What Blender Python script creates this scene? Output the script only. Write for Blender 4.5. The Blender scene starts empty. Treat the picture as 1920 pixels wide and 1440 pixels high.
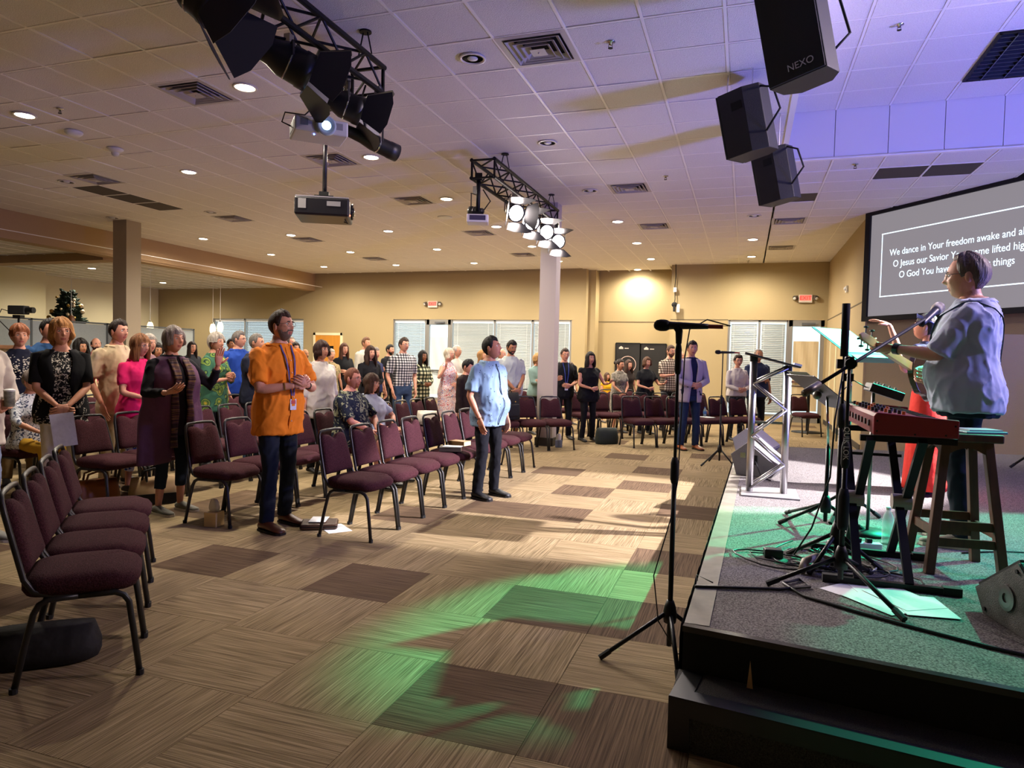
import bpy, bmesh, math, random
from mathutils import Vector, Matrix, noise
random.seed(7)
SC = bpy.context.scene
COL = SC.collection
PI = math.pi

# ------------------------------------------------------------------ camera
YAW, PITCH, ROLL = 0.3255, -0.0372, 0.0236
CAM_H, ZC, T = 1.478, 4.116, 0.6096
def cam_matrix():
    cy, sy, cp, sp = math.cos(YAW), math.sin(YAW), math.cos(PITCH), math.sin(PITCH)
    fwd = Vector((-sy*cp, cy*cp, sp)); right = Vector((cy, sy, 0)); up = right.cross(fwd)
    cr, sr = math.cos(ROLL), math.sin(ROLL)
    r2 = right*cr + up*sr; u2 = up*cr - right*sr
    m = Matrix((r2, u2, -fwd)).transposed().to_4x4()
    m.translation = Vector((0, 0, CAM_H))
    return m
cd = bpy.data.cameras.new('camera'); cd.sensor_width = 36; cd.lens = 36*1287.5/1920
cd.clip_start = 0.05; cd.clip_end = 200
cam = bpy.data.objects.new('camera', cd); COL.objects.link(cam); cam.matrix_world = cam_matrix(); SC.camera = cam

# ------------------------------------------------------------------ view, world, big lights
SC.view_settings.view_transform = 'Standard'
SC.view_settings.look = 'None'
SC.view_settings.gamma = 1
SC.view_settings.use_curve_mapping = False
SC.view_settings.exposure = 0.66
W = bpy.data.worlds.new('world'); SC.world = W; W.use_nodes = True
bgn = W.node_tree.nodes['Background']
bgn.inputs[0].default_value = (0.62, 0.80, 0.88, 1); bgn.inputs[1].default_value = 1.3
def lamp(name, kind, loc, energy, color, target=None, **kw):
    l = bpy.data.lights.new(name, kind); l.energy = energy; l.color = color
    for k, v in kw.items(): setattr(l, k, v)
    o = bpy.data.objects.new(name, l); COL.objects.link(o); o.location = loc
    if target is not None:
        o.rotation_euler = (Vector(target)-Vector(loc)).to_track_quat('-Z', 'Y').to_euler()
    return o
WARM = (1.0, 0.89, 0.73)
DL_POWER = 360          # each ceiling downlight (spot)
# stage lighting rig over the right side of the stage (outside the frame), with added fill lamps among it
lamp('stage_spot_white', 'SPOT', (4.5, 7.2, 4.3), 6200, (1.0, 0.93, 0.98), (-0.85, 6.9, 0), spot_size=math.radians(33), spot_blend=0.2, shadow_soft_size=0.05)
lamp('stage_spot_green', 'SPOT', (3.5, 8.5, 4.25), 4600, (0.03, 1.0, 0.50), (-0.10, 4.35, 0.2), spot_size=math.radians(17), spot_blend=0.4, shadow_soft_size=0.05)
lamp('stage_spot_green_low', 'SPOT', (3.5, 8.5, 4.25), 1000, (0.03, 1.0, 0.50), (-0.85, 3.45, 0.0), spot_size=math.radians(10), spot_blend=0.9, shadow_soft_size=0.05)
lamp('stage_spot_teal', 'SPOT', (5.6, 7.6, 4.2), 3200, (0.03, 1.0, 0.62), (2.2, 5.2, 0.4), spot_size=math.radians(21), spot_blend=0.3, shadow_soft_size=0.05)
lamp('stage_spot_corner', 'SPOT', (3.2, 6.2, 4.4), 900, (0.03, 1.0, 0.55), (1.15, 3.3, 0.4), spot_size=math.radians(17), spot_blend=0.4, shadow_soft_size=0.04)
lamp('audience_fill', 'SPOT', (4.8, 6.2, 4.4), 1100, (1.0, 0.80, 0.86), (-4.0, 6.5, 1.0), spot_size=math.radians(85), spot_blend=1.0, shadow_soft_size=0.4)  # added soft fill, brightens faces and fronts of the audience
lamp('blue_bounce_fill', 'SPOT', (5.4, 5.6, 0.9), 1250, (0.20, 0.21, 1.0), (1.6, 7.6, 4.6), spot_size=math.radians(120), spot_blend=1.0, shadow_soft_size=0.35)  # added low spot aimed up, stands in for blue bounce on the ceiling
lamp('back_wall_fill', 'SPOT', (4.6, 7.0, 4.4), 420, (1.0, 0.88, 0.78), (3.9, 10.8, 0.9), spot_size=math.radians(60), spot_blend=1.0, shadow_soft_size=0.15)  # added lamp that lightens the wall behind the stage
lamp('stage_wash_violet', 'SPOT', (4.9, 4.4, 3.3), 480, (0.34, 0.34, 1.0), (1.4, 4.9, 1.5), spot_size=math.radians(36), spot_blend=0.5, shadow_soft_size=0.1)

# ------------------------------------------------------------------ materials
def lin(c):
    return tuple(((v/12.92) if v <= 0.04045 else ((v+0.055)/1.055)**2.4) for v in c)
def rgb(h):
    h = h.lstrip('#'); return lin(tuple(int(h[i:i+2], 16)/255 for i in (0, 2, 4)))
MATS = {}
def mat(name, col='#808080', rough=0.6, metal=0.0, noise_s=None, noise_amt=0.0, bump=0.0, bump_s=None, emit=None, emit_s=0.0,
        alpha=None, trans=0.0, col2=None, spec=0.5, sheen=0.0, stretch=None):
    if name in MATS: return MATS[name]
    m = bpy.data.materials.new(name); m.use_nodes = True; MATS[name] = m
    nt = m.node_tree; b = nt.nodes['Principled BSDF']
    c = rgb(col) if isinstance(col, str) else col
    b.inputs['Base Color'].default_value = (*c, 1)
    b.inputs['Roughness'].default_value = rough
    b.inputs['Metallic'].default_value = metal
    b.inputs['Specular IOR Level'].default_value = spec
    if sheen: b.inputs['Sheen Weight'].default_value = sheen
    if trans: b.inputs['Transmission Weight'].default_value = trans
    if alpha is not None: b.inputs['Alpha'].default_value = alpha
    if emit:
        b.inputs['Emission Color'].default_value = (*(rgb(emit) if isinstance(emit, str) else emit), 1); b.inputs['Emission Strength'].default_value = emit_s
    if noise_s or bump_s:
        tc = nt.nodes.new('ShaderNodeTexCoord'); src = tc.outputs['Object']
        if stretch:
            mp = nt.nodes.new('ShaderNodeMapping'); mp.inputs['Scale'].default_value = stretch
            nt.links.new(src, mp.inputs[0]); src = mp.outputs[0]
    if noise_s:
        n = nt.nodes.new('ShaderNodeTexNoise'); n.inputs['Scale'].default_value = noise_s; n.inputs['Detail'].default_value = 3
        nt.links.new(src, n.inputs['Vector'])
        r = nt.nodes.new('ShaderNodeValToRGB'); r.color_ramp.elements[0].position = 0.32; r.color_ramp.elements[1].position = 0.68
        c2 = (rgb(col2) if isinstance(col2, str) else col2) if col2 else tuple(v*(1-noise_amt) for v in c)
        r.color_ramp.elements[0].color = (*c2, 1); r.color_ramp.elements[1].color = (*c, 1)
        nt.links.new(n.outputs['Fac'], r.inputs[0]); nt.links.new(r.outputs[0], b.inputs['Base Color'])
    if bump_s:
        n2 = nt.nodes.new('ShaderNodeTexNoise'); n2.inputs['Scale'].default_value = bump_s; n2.inputs['Detail'].default_value = 2
        nt.links.new(src, n2.inputs['Vector'])
        bp = nt.nodes.new('ShaderNodeBump'); bp.inputs['Strength'].default_value = bump; bp.inputs['Distance'].default_value = 0.02
        nt.links.new(n2.outputs['Fac'], bp.inputs['Height']); nt.links.new(bp.outputs[0], b.inputs['Normal'])
    return m
def pattern_mat(name, kind, cols, scale=20, rough=0.8):
    """printed cloth: check, floral, spots, lace"""
    if name in MATS: return MATS[name]
    m = bpy.data.materials.new(name); m.use_nodes = True; MATS[name] = m
    nt = m.node_tree; b = nt.nodes['Principled BSDF']; b.inputs['Roughness'].default_value = rough; b.inputs['Specular IOR Level'].default_value = 0.2
    tc = nt.nodes.new('ShaderNodeTexCoord')
    C = [(*rgb(c), 1) for c in cols]
    def ramp(fac, stops):
        r = nt.nodes.new('ShaderNodeValToRGB'); r.color_ramp.interpolation = 'CONSTANT'
        e = r.color_ramp.elements
        e[0].position = stops[0][0]; e[0].color = stops[0][1]; e[1].position = stops[1][0]; e[1].color = stops[1][1]
        for p, c in stops[2:]:
            x = e.new(p); x.color = c
        nt.links.new(fac, r.inputs[0]); return r
    if kind == 'check':
        sep = nt.nodes.new('ShaderNodeSeparateXYZ'); nt.links.new(tc.outputs['Object'], sep.inputs[0])
        fr = []
        for ax in ('X', 'Z'):
            mu = nt.nodes.new('ShaderNodeMath'); mu.operation = 'MULTIPLY'; mu.inputs[1].default_value = scale; nt.links.new(sep.outputs[ax], mu.inputs[0])
            f = nt.nodes.new('ShaderNodeMath'); f.operation = 'FRACT'; nt.links.new(mu.outputs[0], f.inputs[0])
            g = nt.nodes.new('ShaderNodeMath'); g.operation = 'GREATER_THAN'; g.inputs[1].default_value = 0.5; nt.links.new(f.outputs[0], g.inputs[0]); fr.append(g)
        a = nt.nodes.new('ShaderNodeMath'); a.operation = 'ADD'; nt.links.new(fr[0].outputs[0], a.inputs[0]); nt.links.new(fr[1].outputs[0], a.inputs[1])
        d = nt.nodes.new('ShaderNodeMath'); d.operation = 'DIVIDE'; d.inputs[1].default_value = 2.01; nt.links.new(a.outputs[0], d.inputs[0])
        r = ramp(d.outputs[0], [(0, C[0]), (0.4, C[1]), (0.9, C[2])])
    elif kind == 'floral':
        w = nt.nodes.new('ShaderNodeTexNoise'); w.inputs['Scale'].default_value = scale; w.inputs['Detail'].default_value = 1.5; w.inputs['Distortion'].default_value = 1.6
        nt.links.new(tc.outputs['Object'], w.inputs['Vector'])
        if len(C) == 2: r = ramp(w.outputs['Fac'], [(0, C[0]), (0.56, C[1])])
        else: r = ramp(w.outputs['Fac'], [(0, C[2]), (0.38, C[0]), (0.57, C[1])])
    elif kind == 'spots':
        v = nt.nodes.new('ShaderNodeTexVoronoi'); v.inputs['Scale'].default_value = scale; v.inputs['Randomness'].default_value = 0.5
        nt.links.new(tc.outputs['Object'], v.inputs['Vector'])
        r = ramp(v.outputs['Distance'], [(0, C[1]), (0.16, C[0])])
    elif kind == 'rings':
        v = nt.nodes.new('ShaderNodeTexVoronoi'); v.inputs['Scale'].default_value = scale
        nt.links.new(tc.outputs['Object'], v.inputs['Vector'])
        r = ramp(v.outputs['Distance'], [(0, C[2]), (0.18, C[0]), (0.3, C[1]), (0.36, C[0]), (0.5, C[1]), (0.56, C[3 % len(C)])])
    elif kind == 'knit':
        mp = nt.nodes.new('ShaderNodeMapping'); mp.inputs['Scale'].default_value = (2, 2, scale); nt.links.new(tc.outputs['Object'], mp.inputs[0])
        w = nt.nodes.new('ShaderNodeTexNoise'); w.inputs['Scale'].default_value = 1.0; nt.links.new(mp.outputs[0], w.inputs['Vector'])
        r = ramp(w.outputs['Fac'], [(0, C[0]), (0.42, C[1]), (0.52, C[2]), (0.62, C[0])])
    nt.links.new(r.outputs[0], b.inputs['Base Color'])
    return m

# ------------------------------------------------------------------ mesh builders
class MB:
    """collects shapes; build() links them as ONE mesh object"""
    def __init__(s): s.v = []; s.f = []; s.mi = []; s.cur = 0
    def add(s, vs, fs):
        o = len(s.v); s.v += [tuple(p) for p in vs]; s.f += [tuple(i+o for i in f) for f in fs]; s.mi += [s.cur]*len(fs); return s
    def box(s, c, d, R=None):
        hx, hy, hz = d[0]/2, d[1]/2, d[2]/2; c = Vector(c)
        vs = [Vector((x, y, z)) for x in (-hx, hx) for y in (-hy, hy) for z in (-hz, hz)]
        vs = [c + (R @ p if R is not None else p) for p in vs]
        return s.add(vs, [(0, 1, 3, 2), (4, 6, 7, 5), (0, 4, 5, 1), (2, 3, 7, 6), (0, 2, 6, 4), (1, 5, 7, 3)])
    def box2(s, a, b): return s.box([(a[i]+b[i])/2 for i in range(3)], [abs(b[i]-a[i]) for i in range(3)])
    def bar(s, a, b, w, h=None, up=(0, 0, 1)):
        a, b = Vector(a), Vector(b); d = b-a; L = d.length
        if L < 1e-6: return s
        y = d/L; u = Vector(up)
        if abs(y.dot(u)) > 0.98: u = Vector((1, 0, 0))
        x = y.cross(u).normalized(); z = x.cross(y)
        return s.box((a+b)/2, (w, L, h or w), Matrix((x, y, z)).transposed())
    def tube(s, pts, r, n=8, cap=True, close=False):
        """tube through pts; r number or list; elliptical if r items are (rx, ry)"""
        pts = [Vector(p) for p in pts]; N = len(pts); rs = r if isinstance(r, (list, tuple)) else [r]*N
        base = len(s.v); vs = []; fs = []; prev = None
        for i, p in enumerate(pts):
            if close: t = pts[(i+1) % N]-pts[i-1]
            else: t = (pts[min(i+1, N-1)]-pts[max(i-1, 0)])
            t = t.normalized() if t.length > 1e-9 else Vector((0, 0, 1))
            if prev is None:
                u = Vector((0, 0, 1)) if abs(t.z) < 0.9 else Vector((1, 0, 0)); x = t.cross(u).normalized()
            else:
                x = prev - t*prev.dot(t); x = x.normalized() if x.length > 1e-6 else t.orthogonal().normalized()
            prev = x; y = t.cross(x)
            rr = rs[i]; rx, ry = rr if isinstance(rr, (list, tuple)) else (rr, rr)
            for k in range(n):
                a = 2*PI*k/n; vs.append(p + x*(math.cos(a)*rx) + y*(math.sin(a)*ry))
        R = N if close else N-1
        for i in range(R):
            for k in range(n):
                j = (i+1) % N; fs.append((i*n+k, i*n+(k+1) % n, j*n+(k+1) % n, j*n+k))
        if cap and not close:
            fs.append(tuple(range(n-1, -1, -1))); fs.append(tuple((N-1)*n+k for k in range(n)))
        return s.add(vs, fs)
    def cyl(s, a, b, r, n=16, r2=None): return s.tube([a, b], [r, r if r2 is None else r2], n)
    def lathe(s, prof, c=(0, 0, 0), n=24, R=None):
        vs = []; fs = []; c = Vector(c)
        for (r, z) in prof:
            for k in range(n):
                a = 2*PI*k/n; p = Vector((r*math.cos(a), r*math.sin(a), z)); vs.append(c + (R @ p if R is not None else p))
        m = len(prof)
        for i in range(m-1):
            for k in range(n): fs.append((i*n+k, i*n+(k+1) % n, (i+1)*n+(k+1) % n, (i+1)*n+k))
        if prof[0][0] > 1e-6: fs.append(tuple(range(n-1, -1, -1)))
        if prof[-1][0] > 1e-6: fs.append(tuple((m-1)*n+k for k in range(n)))
        return s.add(vs, fs)
    def ball(s, c, r, n=12, m=8, R=None):
        rx, ry, rz = r if isinstance(r, (list, tuple)) else (r, r, r); c = Vector(c); vs = []; fs = []
        for i in range(m+1):
            t = PI*i/m
            for k in range(n):
                a = 2*PI*k/n; p = Vector((rx*math.sin(t)*math.cos(a), ry*math.sin(t)*math.sin(a), rz*math.cos(t)))
                vs.append(c + (R @ p if R is not None else p))
        for i in range(m):
            for k in range(n): fs.append((i*n+k, (i+1)*n+k, (i+1)*n+(k+1) % n, i*n+(k+1) % n))
        return s.add(vs, fs)
    def prism(s, poly, off, axis='z'):
        """poly of 3-D points extruded by vector off"""
        P = [Vector(p) for p in poly]; n = len(P); o = Vector(off)
        return s.add(P+[p+o for p in P], [tuple(range(n-1, -1, -1)), tuple(range(n, 2*n))]+[(i, (i+1) % n, n+(i+1) % n, n+i) for i in range(n)])
    def grid(s, rows, closed=False, caps=False):
        """rows of equal-length point lists"""
        m, n = len(rows), len(rows[0]); vs = [p for r in rows for p in r]; fs = []
        for i in range(m-1):
            for k in range(n if closed else n-1): fs.append((i*n+k, i*n+(k+1) % n, (i+1)*n+(k+1) % n, (i+1)*n+k))
        if caps: fs.append(tuple(range(n-1, -1, -1))); fs.append(tuple((m-1)*n+k for k in range(n)))
        return s.add(vs, fs)
    def mesh(s, name, smooth=False):
        me = bpy.data.meshes.new(name); me.from_pydata(s.v, [], s.f); me.validate(); me.update()
        if any(s.mi) and len(me.polygons) == len(s.mi): me.polygons.foreach_set('material_index', s.mi)
        if smooth: me.polygons.foreach_set('use_smooth', [True]*len(me.polygons))
        return me
    def build(s, name, m, parent=None, smooth=False, bevel=0, loc=None, fixn=True, auto=None):
        me = s.mesh(name, smooth)
        if fixn:
            bm = bmesh.new(); bm.from_mesh(me); bmesh.ops.recalc_face_normals(bm, faces=bm.faces[:]); bm.to_mesh(me); bm.free()
        return obj(name, me, m, parent, bevel, loc, auto)
def obj(name, me, m, parent=None, bevel=0, loc=None, auto=None):
    for x in (m if isinstance(m, (list, tuple)) else [m]): me.materials.append(x)
    o = bpy.data.objects.new(name, me); COL.objects.link(o)
    if parent is not None: o.parent = parent
    if loc is not None: o.location = loc
    if bevel:
        b = o.modifiers.new('bevel', 'BEVEL'); b.width = bevel; b.segments = 2; b.limit_method = 'ANGLE'; b.angle_limit = math.radians(40)
    if auto is not None: me.shade_auto_smooth(use_auto_smooth=True, angle=auto) if hasattr(me, 'shade_auto_smooth') else None
    return o
def tag(o, label=None, cat=None, group=None, kind=None):
    if label: o['label'] = label
    if cat: o['category'] = cat
    if group: o['group'] = group
    if kind: o['kind'] = kind
    return o
def empty(name, loc=(0, 0, 0), rz=0, label=None, cat=None, group=None):
    o = bpy.data.objects.new(name, None); o.empty_display_size = 0.1; COL.objects.link(o); o.location = loc; o.rotation_euler = (0, 0, rz)
    return tag(o, label, cat, group)
def dup(o, parent=None):
    c = o.copy(); COL.objects.link(c)
    if parent is not None: c.parent = parent
    for ch in list(o.children): dup(ch, c)
    return c
ORD = ['first', 'second', 'third', 'fourth', 'fifth', 'sixth', 'seventh', 'eighth', 'ninth', 'tenth', 'eleventh', 'twelfth', 'thirteenth', 'fourteenth']

WORK = bpy.data.scenes.new('work')       # scratch scene where modifiers and lettering are turned into plain meshes
def work_graph():
    with bpy.context.temp_override(scene=WORK, view_layer=WORK.view_layers[0]): return bpy.context.evaluated_depsgraph_get()
def text_mesh(name, body, size, m, parent, M4, align='LEFT', extrude=.001, xs=1.0):
    t = bpy.data.curves.new('t', 'FONT'); t.body = body; t.size = size; t.align_x = align; t.extrude = extrude
    o = bpy.data.objects.new('t', t); WORK.collection.objects.link(o); dg = work_graph()
    me = bpy.data.meshes.new_from_object(o.evaluated_get(dg)); bpy.data.objects.remove(o); bpy.data.curves.remove(t); me.materials.clear(); me.name = name
    if xs != 1.0: me.transform(Matrix.Diagonal((xs, 1, 1, 1)))
    r = obj(name, me, m, parent); r.matrix_local = M4; return r
def frame_m(x, y, z, loc):
    m4 = Matrix((Vector(x).normalized(), Vector(y).normalized(), Vector(z).normalized())).transposed().to_4x4(); m4.translation = Vector(loc); return m4

# ================================================================== the setting
M_wall = mat('wall_paint', '#a2906a', 0.75, bump=0.12, bump_s=60, noise_s=0.7, noise_amt=0.05)
M_wall_dark = mat('wall_paint_taupe', '#7d6c58', 0.75, bump=0.12, bump_s=60)
M_cream = mat('wall_paint_cream', '#d9cfab', 0.75, bump=0.1, bump_s=60)
M_beam = mat('beam_paint', '#a88a66', 0.75, bump=0.1, bump_s=60)
M_colp = mat('column_paint', '#a3957f', 0.7)
M_base = mat('rubber_base', '#2b2724', 0.5)
M_tile = mat('ceiling_tile', '#ebe6e2', 0.9, noise_s=90, noise_amt=0.16, bump=0.5, bump_s=130)
M_grid = mat('ceiling_grid', '#efeae4', 0.5)
M_white = mat('white_metal', '#d8d8d6', 0.45)
M_black = mat('black_metal', '#0c0c0e', 0.5, spec=.25)
M_blackm = mat('black_matte', '#0b0b0c', 0.85)
M_chrome = mat('chrome', '#c9c9cc', 0.18, 1.0)
M_alu = mat('brushed_aluminium', '#a9a6a6', 0.35, 1.0)
M_frame_alu = mat('window_aluminium', '#9b9a97', 0.4, 0.7)
M_blind = mat('blind_vinyl', '#8f938f', 0.42, trans=0.0)

def carpet(name, a, b, c):
    m = bpy.data.materials.new(name); m.use_nodes = True; MATS[name] = m
    nt = m.node_tree; p = nt.nodes['Principled BSDF']; p.inputs['Roughness'].default_value = 0.95; p.inputs['Specular IOR Level'].default_value = 0.1
    tc = nt.nodes.new('ShaderNodeTexCoord'); mp = nt.nodes.new('ShaderNodeMapping'); mp.inputs['Scale'].default_value = (3.2, 175, 1)
    nt.links.new(tc.outputs['Object'], mp.inputs[0])
    oi = nt.nodes.new('ShaderNodeObjectInfo'); ad = nt.nodes.new('ShaderNodeVectorMath'); ad.operation = 'ADD'
    sc = nt.nodes.new('ShaderNodeVectorMath'); sc.operation = 'SCALE'; sc.inputs[0].default_value = (40, 40, 40); nt.links.new(oi.outputs['Random'], sc.inputs['Scale'])
    nt.links.new(mp.outputs[0], ad.inputs[0]); nt.links.new(sc.outputs[0], ad.inputs[1])
    n = nt.nodes.new('ShaderNodeTexNoise'); n.inputs['Scale'].default_value = 1; n.inputs['Detail'].default_value = 2; nt.links.new(ad.outputs[0], n.inputs['Vector'])
    r = nt.nodes.new('ShaderNodeValToRGB'); e = r.color_ramp.elements
    e[0].position = 0.30; e[0].color = (*rgb(a), 1); e[1].position = 0.5; e[1].color = (*rgb(b), 1); x = e.new(0.70); x.color = (*rgb(c), 1)
    nt.links.new(n.outputs['Fac'], r.inputs[0])
    n3 = nt.nodes.new('ShaderNodeTexNoise'); n3.inputs['Scale'].default_value = 330; nt.links.new(tc.outputs['Object'], n3.inputs['Vector'])
    mx = nt.nodes.new('ShaderNodeMixRGB'); mx.blend_type = 'MULTIPLY'; mx.inputs[0].default_value = 0.45
    nt.links.new(r.outputs[0], mx.inputs[1]); nt.links.new(n3.outputs['Fac'], mx.inputs[2])
    hs = nt.nodes.new('ShaderNodeHueSaturation'); hs.inputs['Value'].default_value = 1.25; nt.links.new(mx.outputs[0], hs.inputs['Color'])
    nt.links.new(hs.outputs[0], p.inputs['Base Color'])
    bp = nt.nodes.new('ShaderNodeBump'); bp.inputs['Strength'].default_value = 0.5; bp.inputs['Distance'].default_value = 0.004
    nt.links.new(n.outputs['Fac'], bp.inputs['Height']); nt.links.new(bp.outputs[0], p.inputs['Normal'])
    return m
M_carp = [carpet('carpet_tan', '#64553f', '#897759', '#a69273'), carpet('carpet_brown', '#433528', '#5b4938', '#715d49')]
M_carp_far = mat('carpet_distance', '#857355', 0.95, noise_s=1.7, col2='#756349', spec=0.1)
M_stagec = mat('stage_carpet', '#8b8683', 0.95, noise_s=130, col2='#403c3b', bump=0.5, bump_s=260, spec=0.1)
M_tape = mat('stage_edge_tape', '#6f6a5f', 0.4, noise_s=14, noise_amt=0.3)
M_skirt = mat('stage_skirt', '#08080a', 0.8, bump=0.5, bump_s=7, stretch=(1, 1, .12))
M_slab = mat('carpet_backing', '#3c3022', 0.95)

def structure(name, mb, m, parent=None, **k):
    o = mb.build(name, m, parent, **k)
    if parent is None: o['kind'] = 'structure'
    return o
# floor slab; carpet tiles are its parts
FX0, FX1, FY0, FY1 = -20.4, 9.0, -2.0, 20.6
floor = structure('floor', MB().box2((FX0, FY0, -0.15), (FX1, FY1, -0.012)), M_slab)
CX0, CY0 = -2.587, 3.609
DARK = {(0, 0), (-2, 0), (2, -2), (3, -2), (2, 0), (3, 0), (0, 4), (1, 4), (1, 6), (2, 7), (3, 2), (2, 9), (-1, 3), (4, 8), (0, 8), (3, 5), (-4, 2), (1, 11), (3, 12), (-3, -2), (-5, -1)}
tm = []
for mi in (0, 1):
    me = bpy.data.meshes.new('carpet_tile'); h = T/2-0.0012; z = 0.0
    b = MB(); b.box((0, 0, -0.006), (2*h, 2*h, 0.012)); me = b.mesh('carpet_tile'); me.materials.append(M_carp[mi]); tm.append(me)
cells = []
for i in range(-22, 20):
    for j in range(-10, 29):
        x, y = CX0+(i+.5)*T, CY0+(j+.5)*T
        if x < FX0+.3 or x > 4.2 or y < -1.7 or y > 20.2: continue
        if x > 0.35 and 3.2 < y < 9.4: continue          # under the stage
        depth = -x*(-math.sin(YAW))*-1 + y*math.cos(YAW)
        dcam = -math.sin(YAW)*x + math.cos(YAW)*y; lat = math.cos(YAW)*x + math.sin(YAW)*y
        vis = dcam > 0.8 and abs(lat) < dcam*0.80+.4
        openf = -3.6 < x < 0.5 or (-0.2 < x < 2.2 and y > 9)
        score = dcam + (0 if openf else 3.0) + (0 if vis else 100)
        cells.append((score, i, j, x, y))
cells.sort()
rest = [MB(), MB()]
for n, (s, i, j, x, y) in enumerate(cells):
    mi = 1 if (i, j) in DARK else (1 if random.random() < 0.07 and s > 9 else 0)
    if n < 300:
        o = bpy.data.objects.new('carpet_tile', tm[mi]); COL.objects.link(o); o.parent = floor
        o.location = (x, y, 0); o.rotation_euler = (0, 0, (PI/2 if (i+j) % 2 else 0) + PI*random.randint(0, 1))
    else:
        rest[mi].box((x, y, -0.006), (T-.002, T-.002, 0.012))
for mi in (0, 1):
    o = rest[mi].build('carpet_tiles_far', M_carp_far if mi == 0 else M_carp[1], floor, fixn=False); o['kind'] = 'stuff'

# ceiling: suspended tiles are its parts
GX0, GY0 = -2.668, 4.788
RX0, RY1, RX1, RY0 = GX0+5*T, GY0+8*T, GX0+19*T, GY0-10*T      # raised coffer over the stage
LX = -13.57
ceiling = structure('ceiling', MB().box2((LX-.3, -2, ZC+.08), (RX0, 20.7, ZC+.2)).box2((RX0, RY1+.12, ZC+.08), (9, 20.7, ZC+.2)).box2((RX0-.2, -2, ZC+.70), (9.2, RY1+.3, ZC+.8)).box2((RX0, RY1+.04, ZC+.03), (9, RY1+.12, ZC+.75)).box2((RX0-.2, -2, ZC+.03), (RX0-.04, RY1+.1, ZC+.75)), M_wall)
VENT = {}
def cell(x, y): return (math.floor((x-GX0)/T), math.floor((y-GY0)/T))
vents = [(-5.4, 5.65), (-1.75, 5.69), (-5.4, 8.1), (-5.4, 10.6), (-9.6, 7.97), (-9.62, 11.1), (-1.75, 10.58), (-1.74, 13.68), (-9.62, 13.63), (-5.42, 13.7), (-9.62, 16.79), (-5.43, 16.9), (.7, 13.67), (.71, 16.6)]
darks = [(-10.2, 8.7), (-10.2, 9.25), (-10.2, 9.85), (1.93, 10.53), (2.54, 10.54), (.7, 11.82)]
vc = {cell(*p) for p in vents}; dcs = {cell(*p) for p in darks}
tb = MB(); hh = T/2-0.006
tb.v, tb.f, tb.mi = [], [], []
tb.box((0, 0, .012), (2*hh, 2*hh, .016)); tb.box((0, 0, .0015), (2*hh-.028, 2*hh-.028, .005)); tile_me = tb.mesh('ceiling_tile'); tile_me.materials.append(M_tile)
M_dtile = mat('perforated_tile', '#4d433e', 0.8, noise_s=160, noise_amt=0.5)
dt_me = tb.mesh('ceiling_tile'); dt_me.materials.append(M_dtile)
cl = []
for i in range(-19, 19):
    for j in range(-11, 26):
        x, y = GX0+(i+.5)*T, GY0+(j+.5)*T
        if (i, j) in vc or x < LX+.1 or y > 20.3 or x > 8: continue
        if y > 19.6 and not (-4.6 < x < -1.9): continue
        z = ZC
        if RX0 < x and y < RY1: z = ZC+T
        if y > 13 - (x-1.97)*1.33+.4 and x > 2.1: continue
        dcam = -math.sin(YAW)*x + math.cos(YAW)*y; lat = math.cos(YAW)*x + math.sin(YAW)*y
        vis = dcam > 2.2 and abs(lat) < dcam*0.78+.3
        if not vis and (dcam < 0 or abs(lat) > dcam*1.3+1.5): continue
        cl.append((dcam+(0 if vis else 50), i, j, x, y, z))
cl.sort(); rb = MB()
for n, (s, i, j, x, y, z) in enumerate(cl):
    if n < 296 or (i, j) in dcs:
        o = bpy.data.objects.new('ceiling_tile', dt_me if (i, j) in dcs else tile_me); COL.objects.link(o); o.parent = ceiling
        o.location = (x, y, z+(.001 if random.random() < .8 else .006)); o.rotation_euler = (random.uniform(-.003, .003), random.uniform(-.003, .003), 0)
    else: rb.box((x, y, z+.012), (2*hh, 2*hh, .016)).box((x, y, z+.0015), (2*hh-.028, 2*hh-.028, .005))
o = rb.build('ceiling_tiles_far', M_tile, ceiling, fixn=False); o['kind'] = 'stuff'
g = MB()
for i in range(-18, 19):
    x = GX0+i*T
    if x < LX: continue
    if x <= RX0+.01: g.box2((x-.012, -2, ZC-.002), (x+.012, 19.5 if not -4.6 < x < -1.9 else 20.3, ZC+.02))
    if x >= RX0-.01:
        g.box2((x-.012, RY1, ZC-.002), (x+.012, 19.1, ZC+.02)); g.box2((x-.012, -2, ZC+T-.002), (x+.012, RY1, ZC+T+.02))
for j in range(-11, 26):
    y = GY0+j*T
    if y > 20: continue
    x1 = RX0 if y < RY1-.01 else 9
    g.box2((LX, y-.012, ZC-.0015), (x1, y+.012, ZC+.02))
    if y < RY1: g.box2((RX0, y-.012, ZC+T-.0015), (9, y+.012, ZC+T+.02))
g.build('ceiling_grid', M_grid, ceiling, fixn=False)
M_fascia = mat('coffer_panel', '#d9d4d6', 0.8)
for i in range(5, 19):      # coffer fascia panels, one per tile module
    x = GX0+i*T; b = MB().box2((x+.004, RY1, ZC), (x+T-.004, RY1+.03, ZC+T+.03)); b.build('fascia_panel', M_fascia, ceiling)
MB().box2((RX0-.03, -2, ZC), (RX0, RY1, ZC+T+.03)).build('coffer_side', M_fascia, ceiling)
MB().box2((RX0, RY1-.03, ZC-.012), (9, RY1+.03, ZC+.004)).box2((RX0-.03, -2, ZC-.012), (RX0+.03, RY1, ZC+.004)).build('coffer_trim', M_grid, ceiling)

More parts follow.
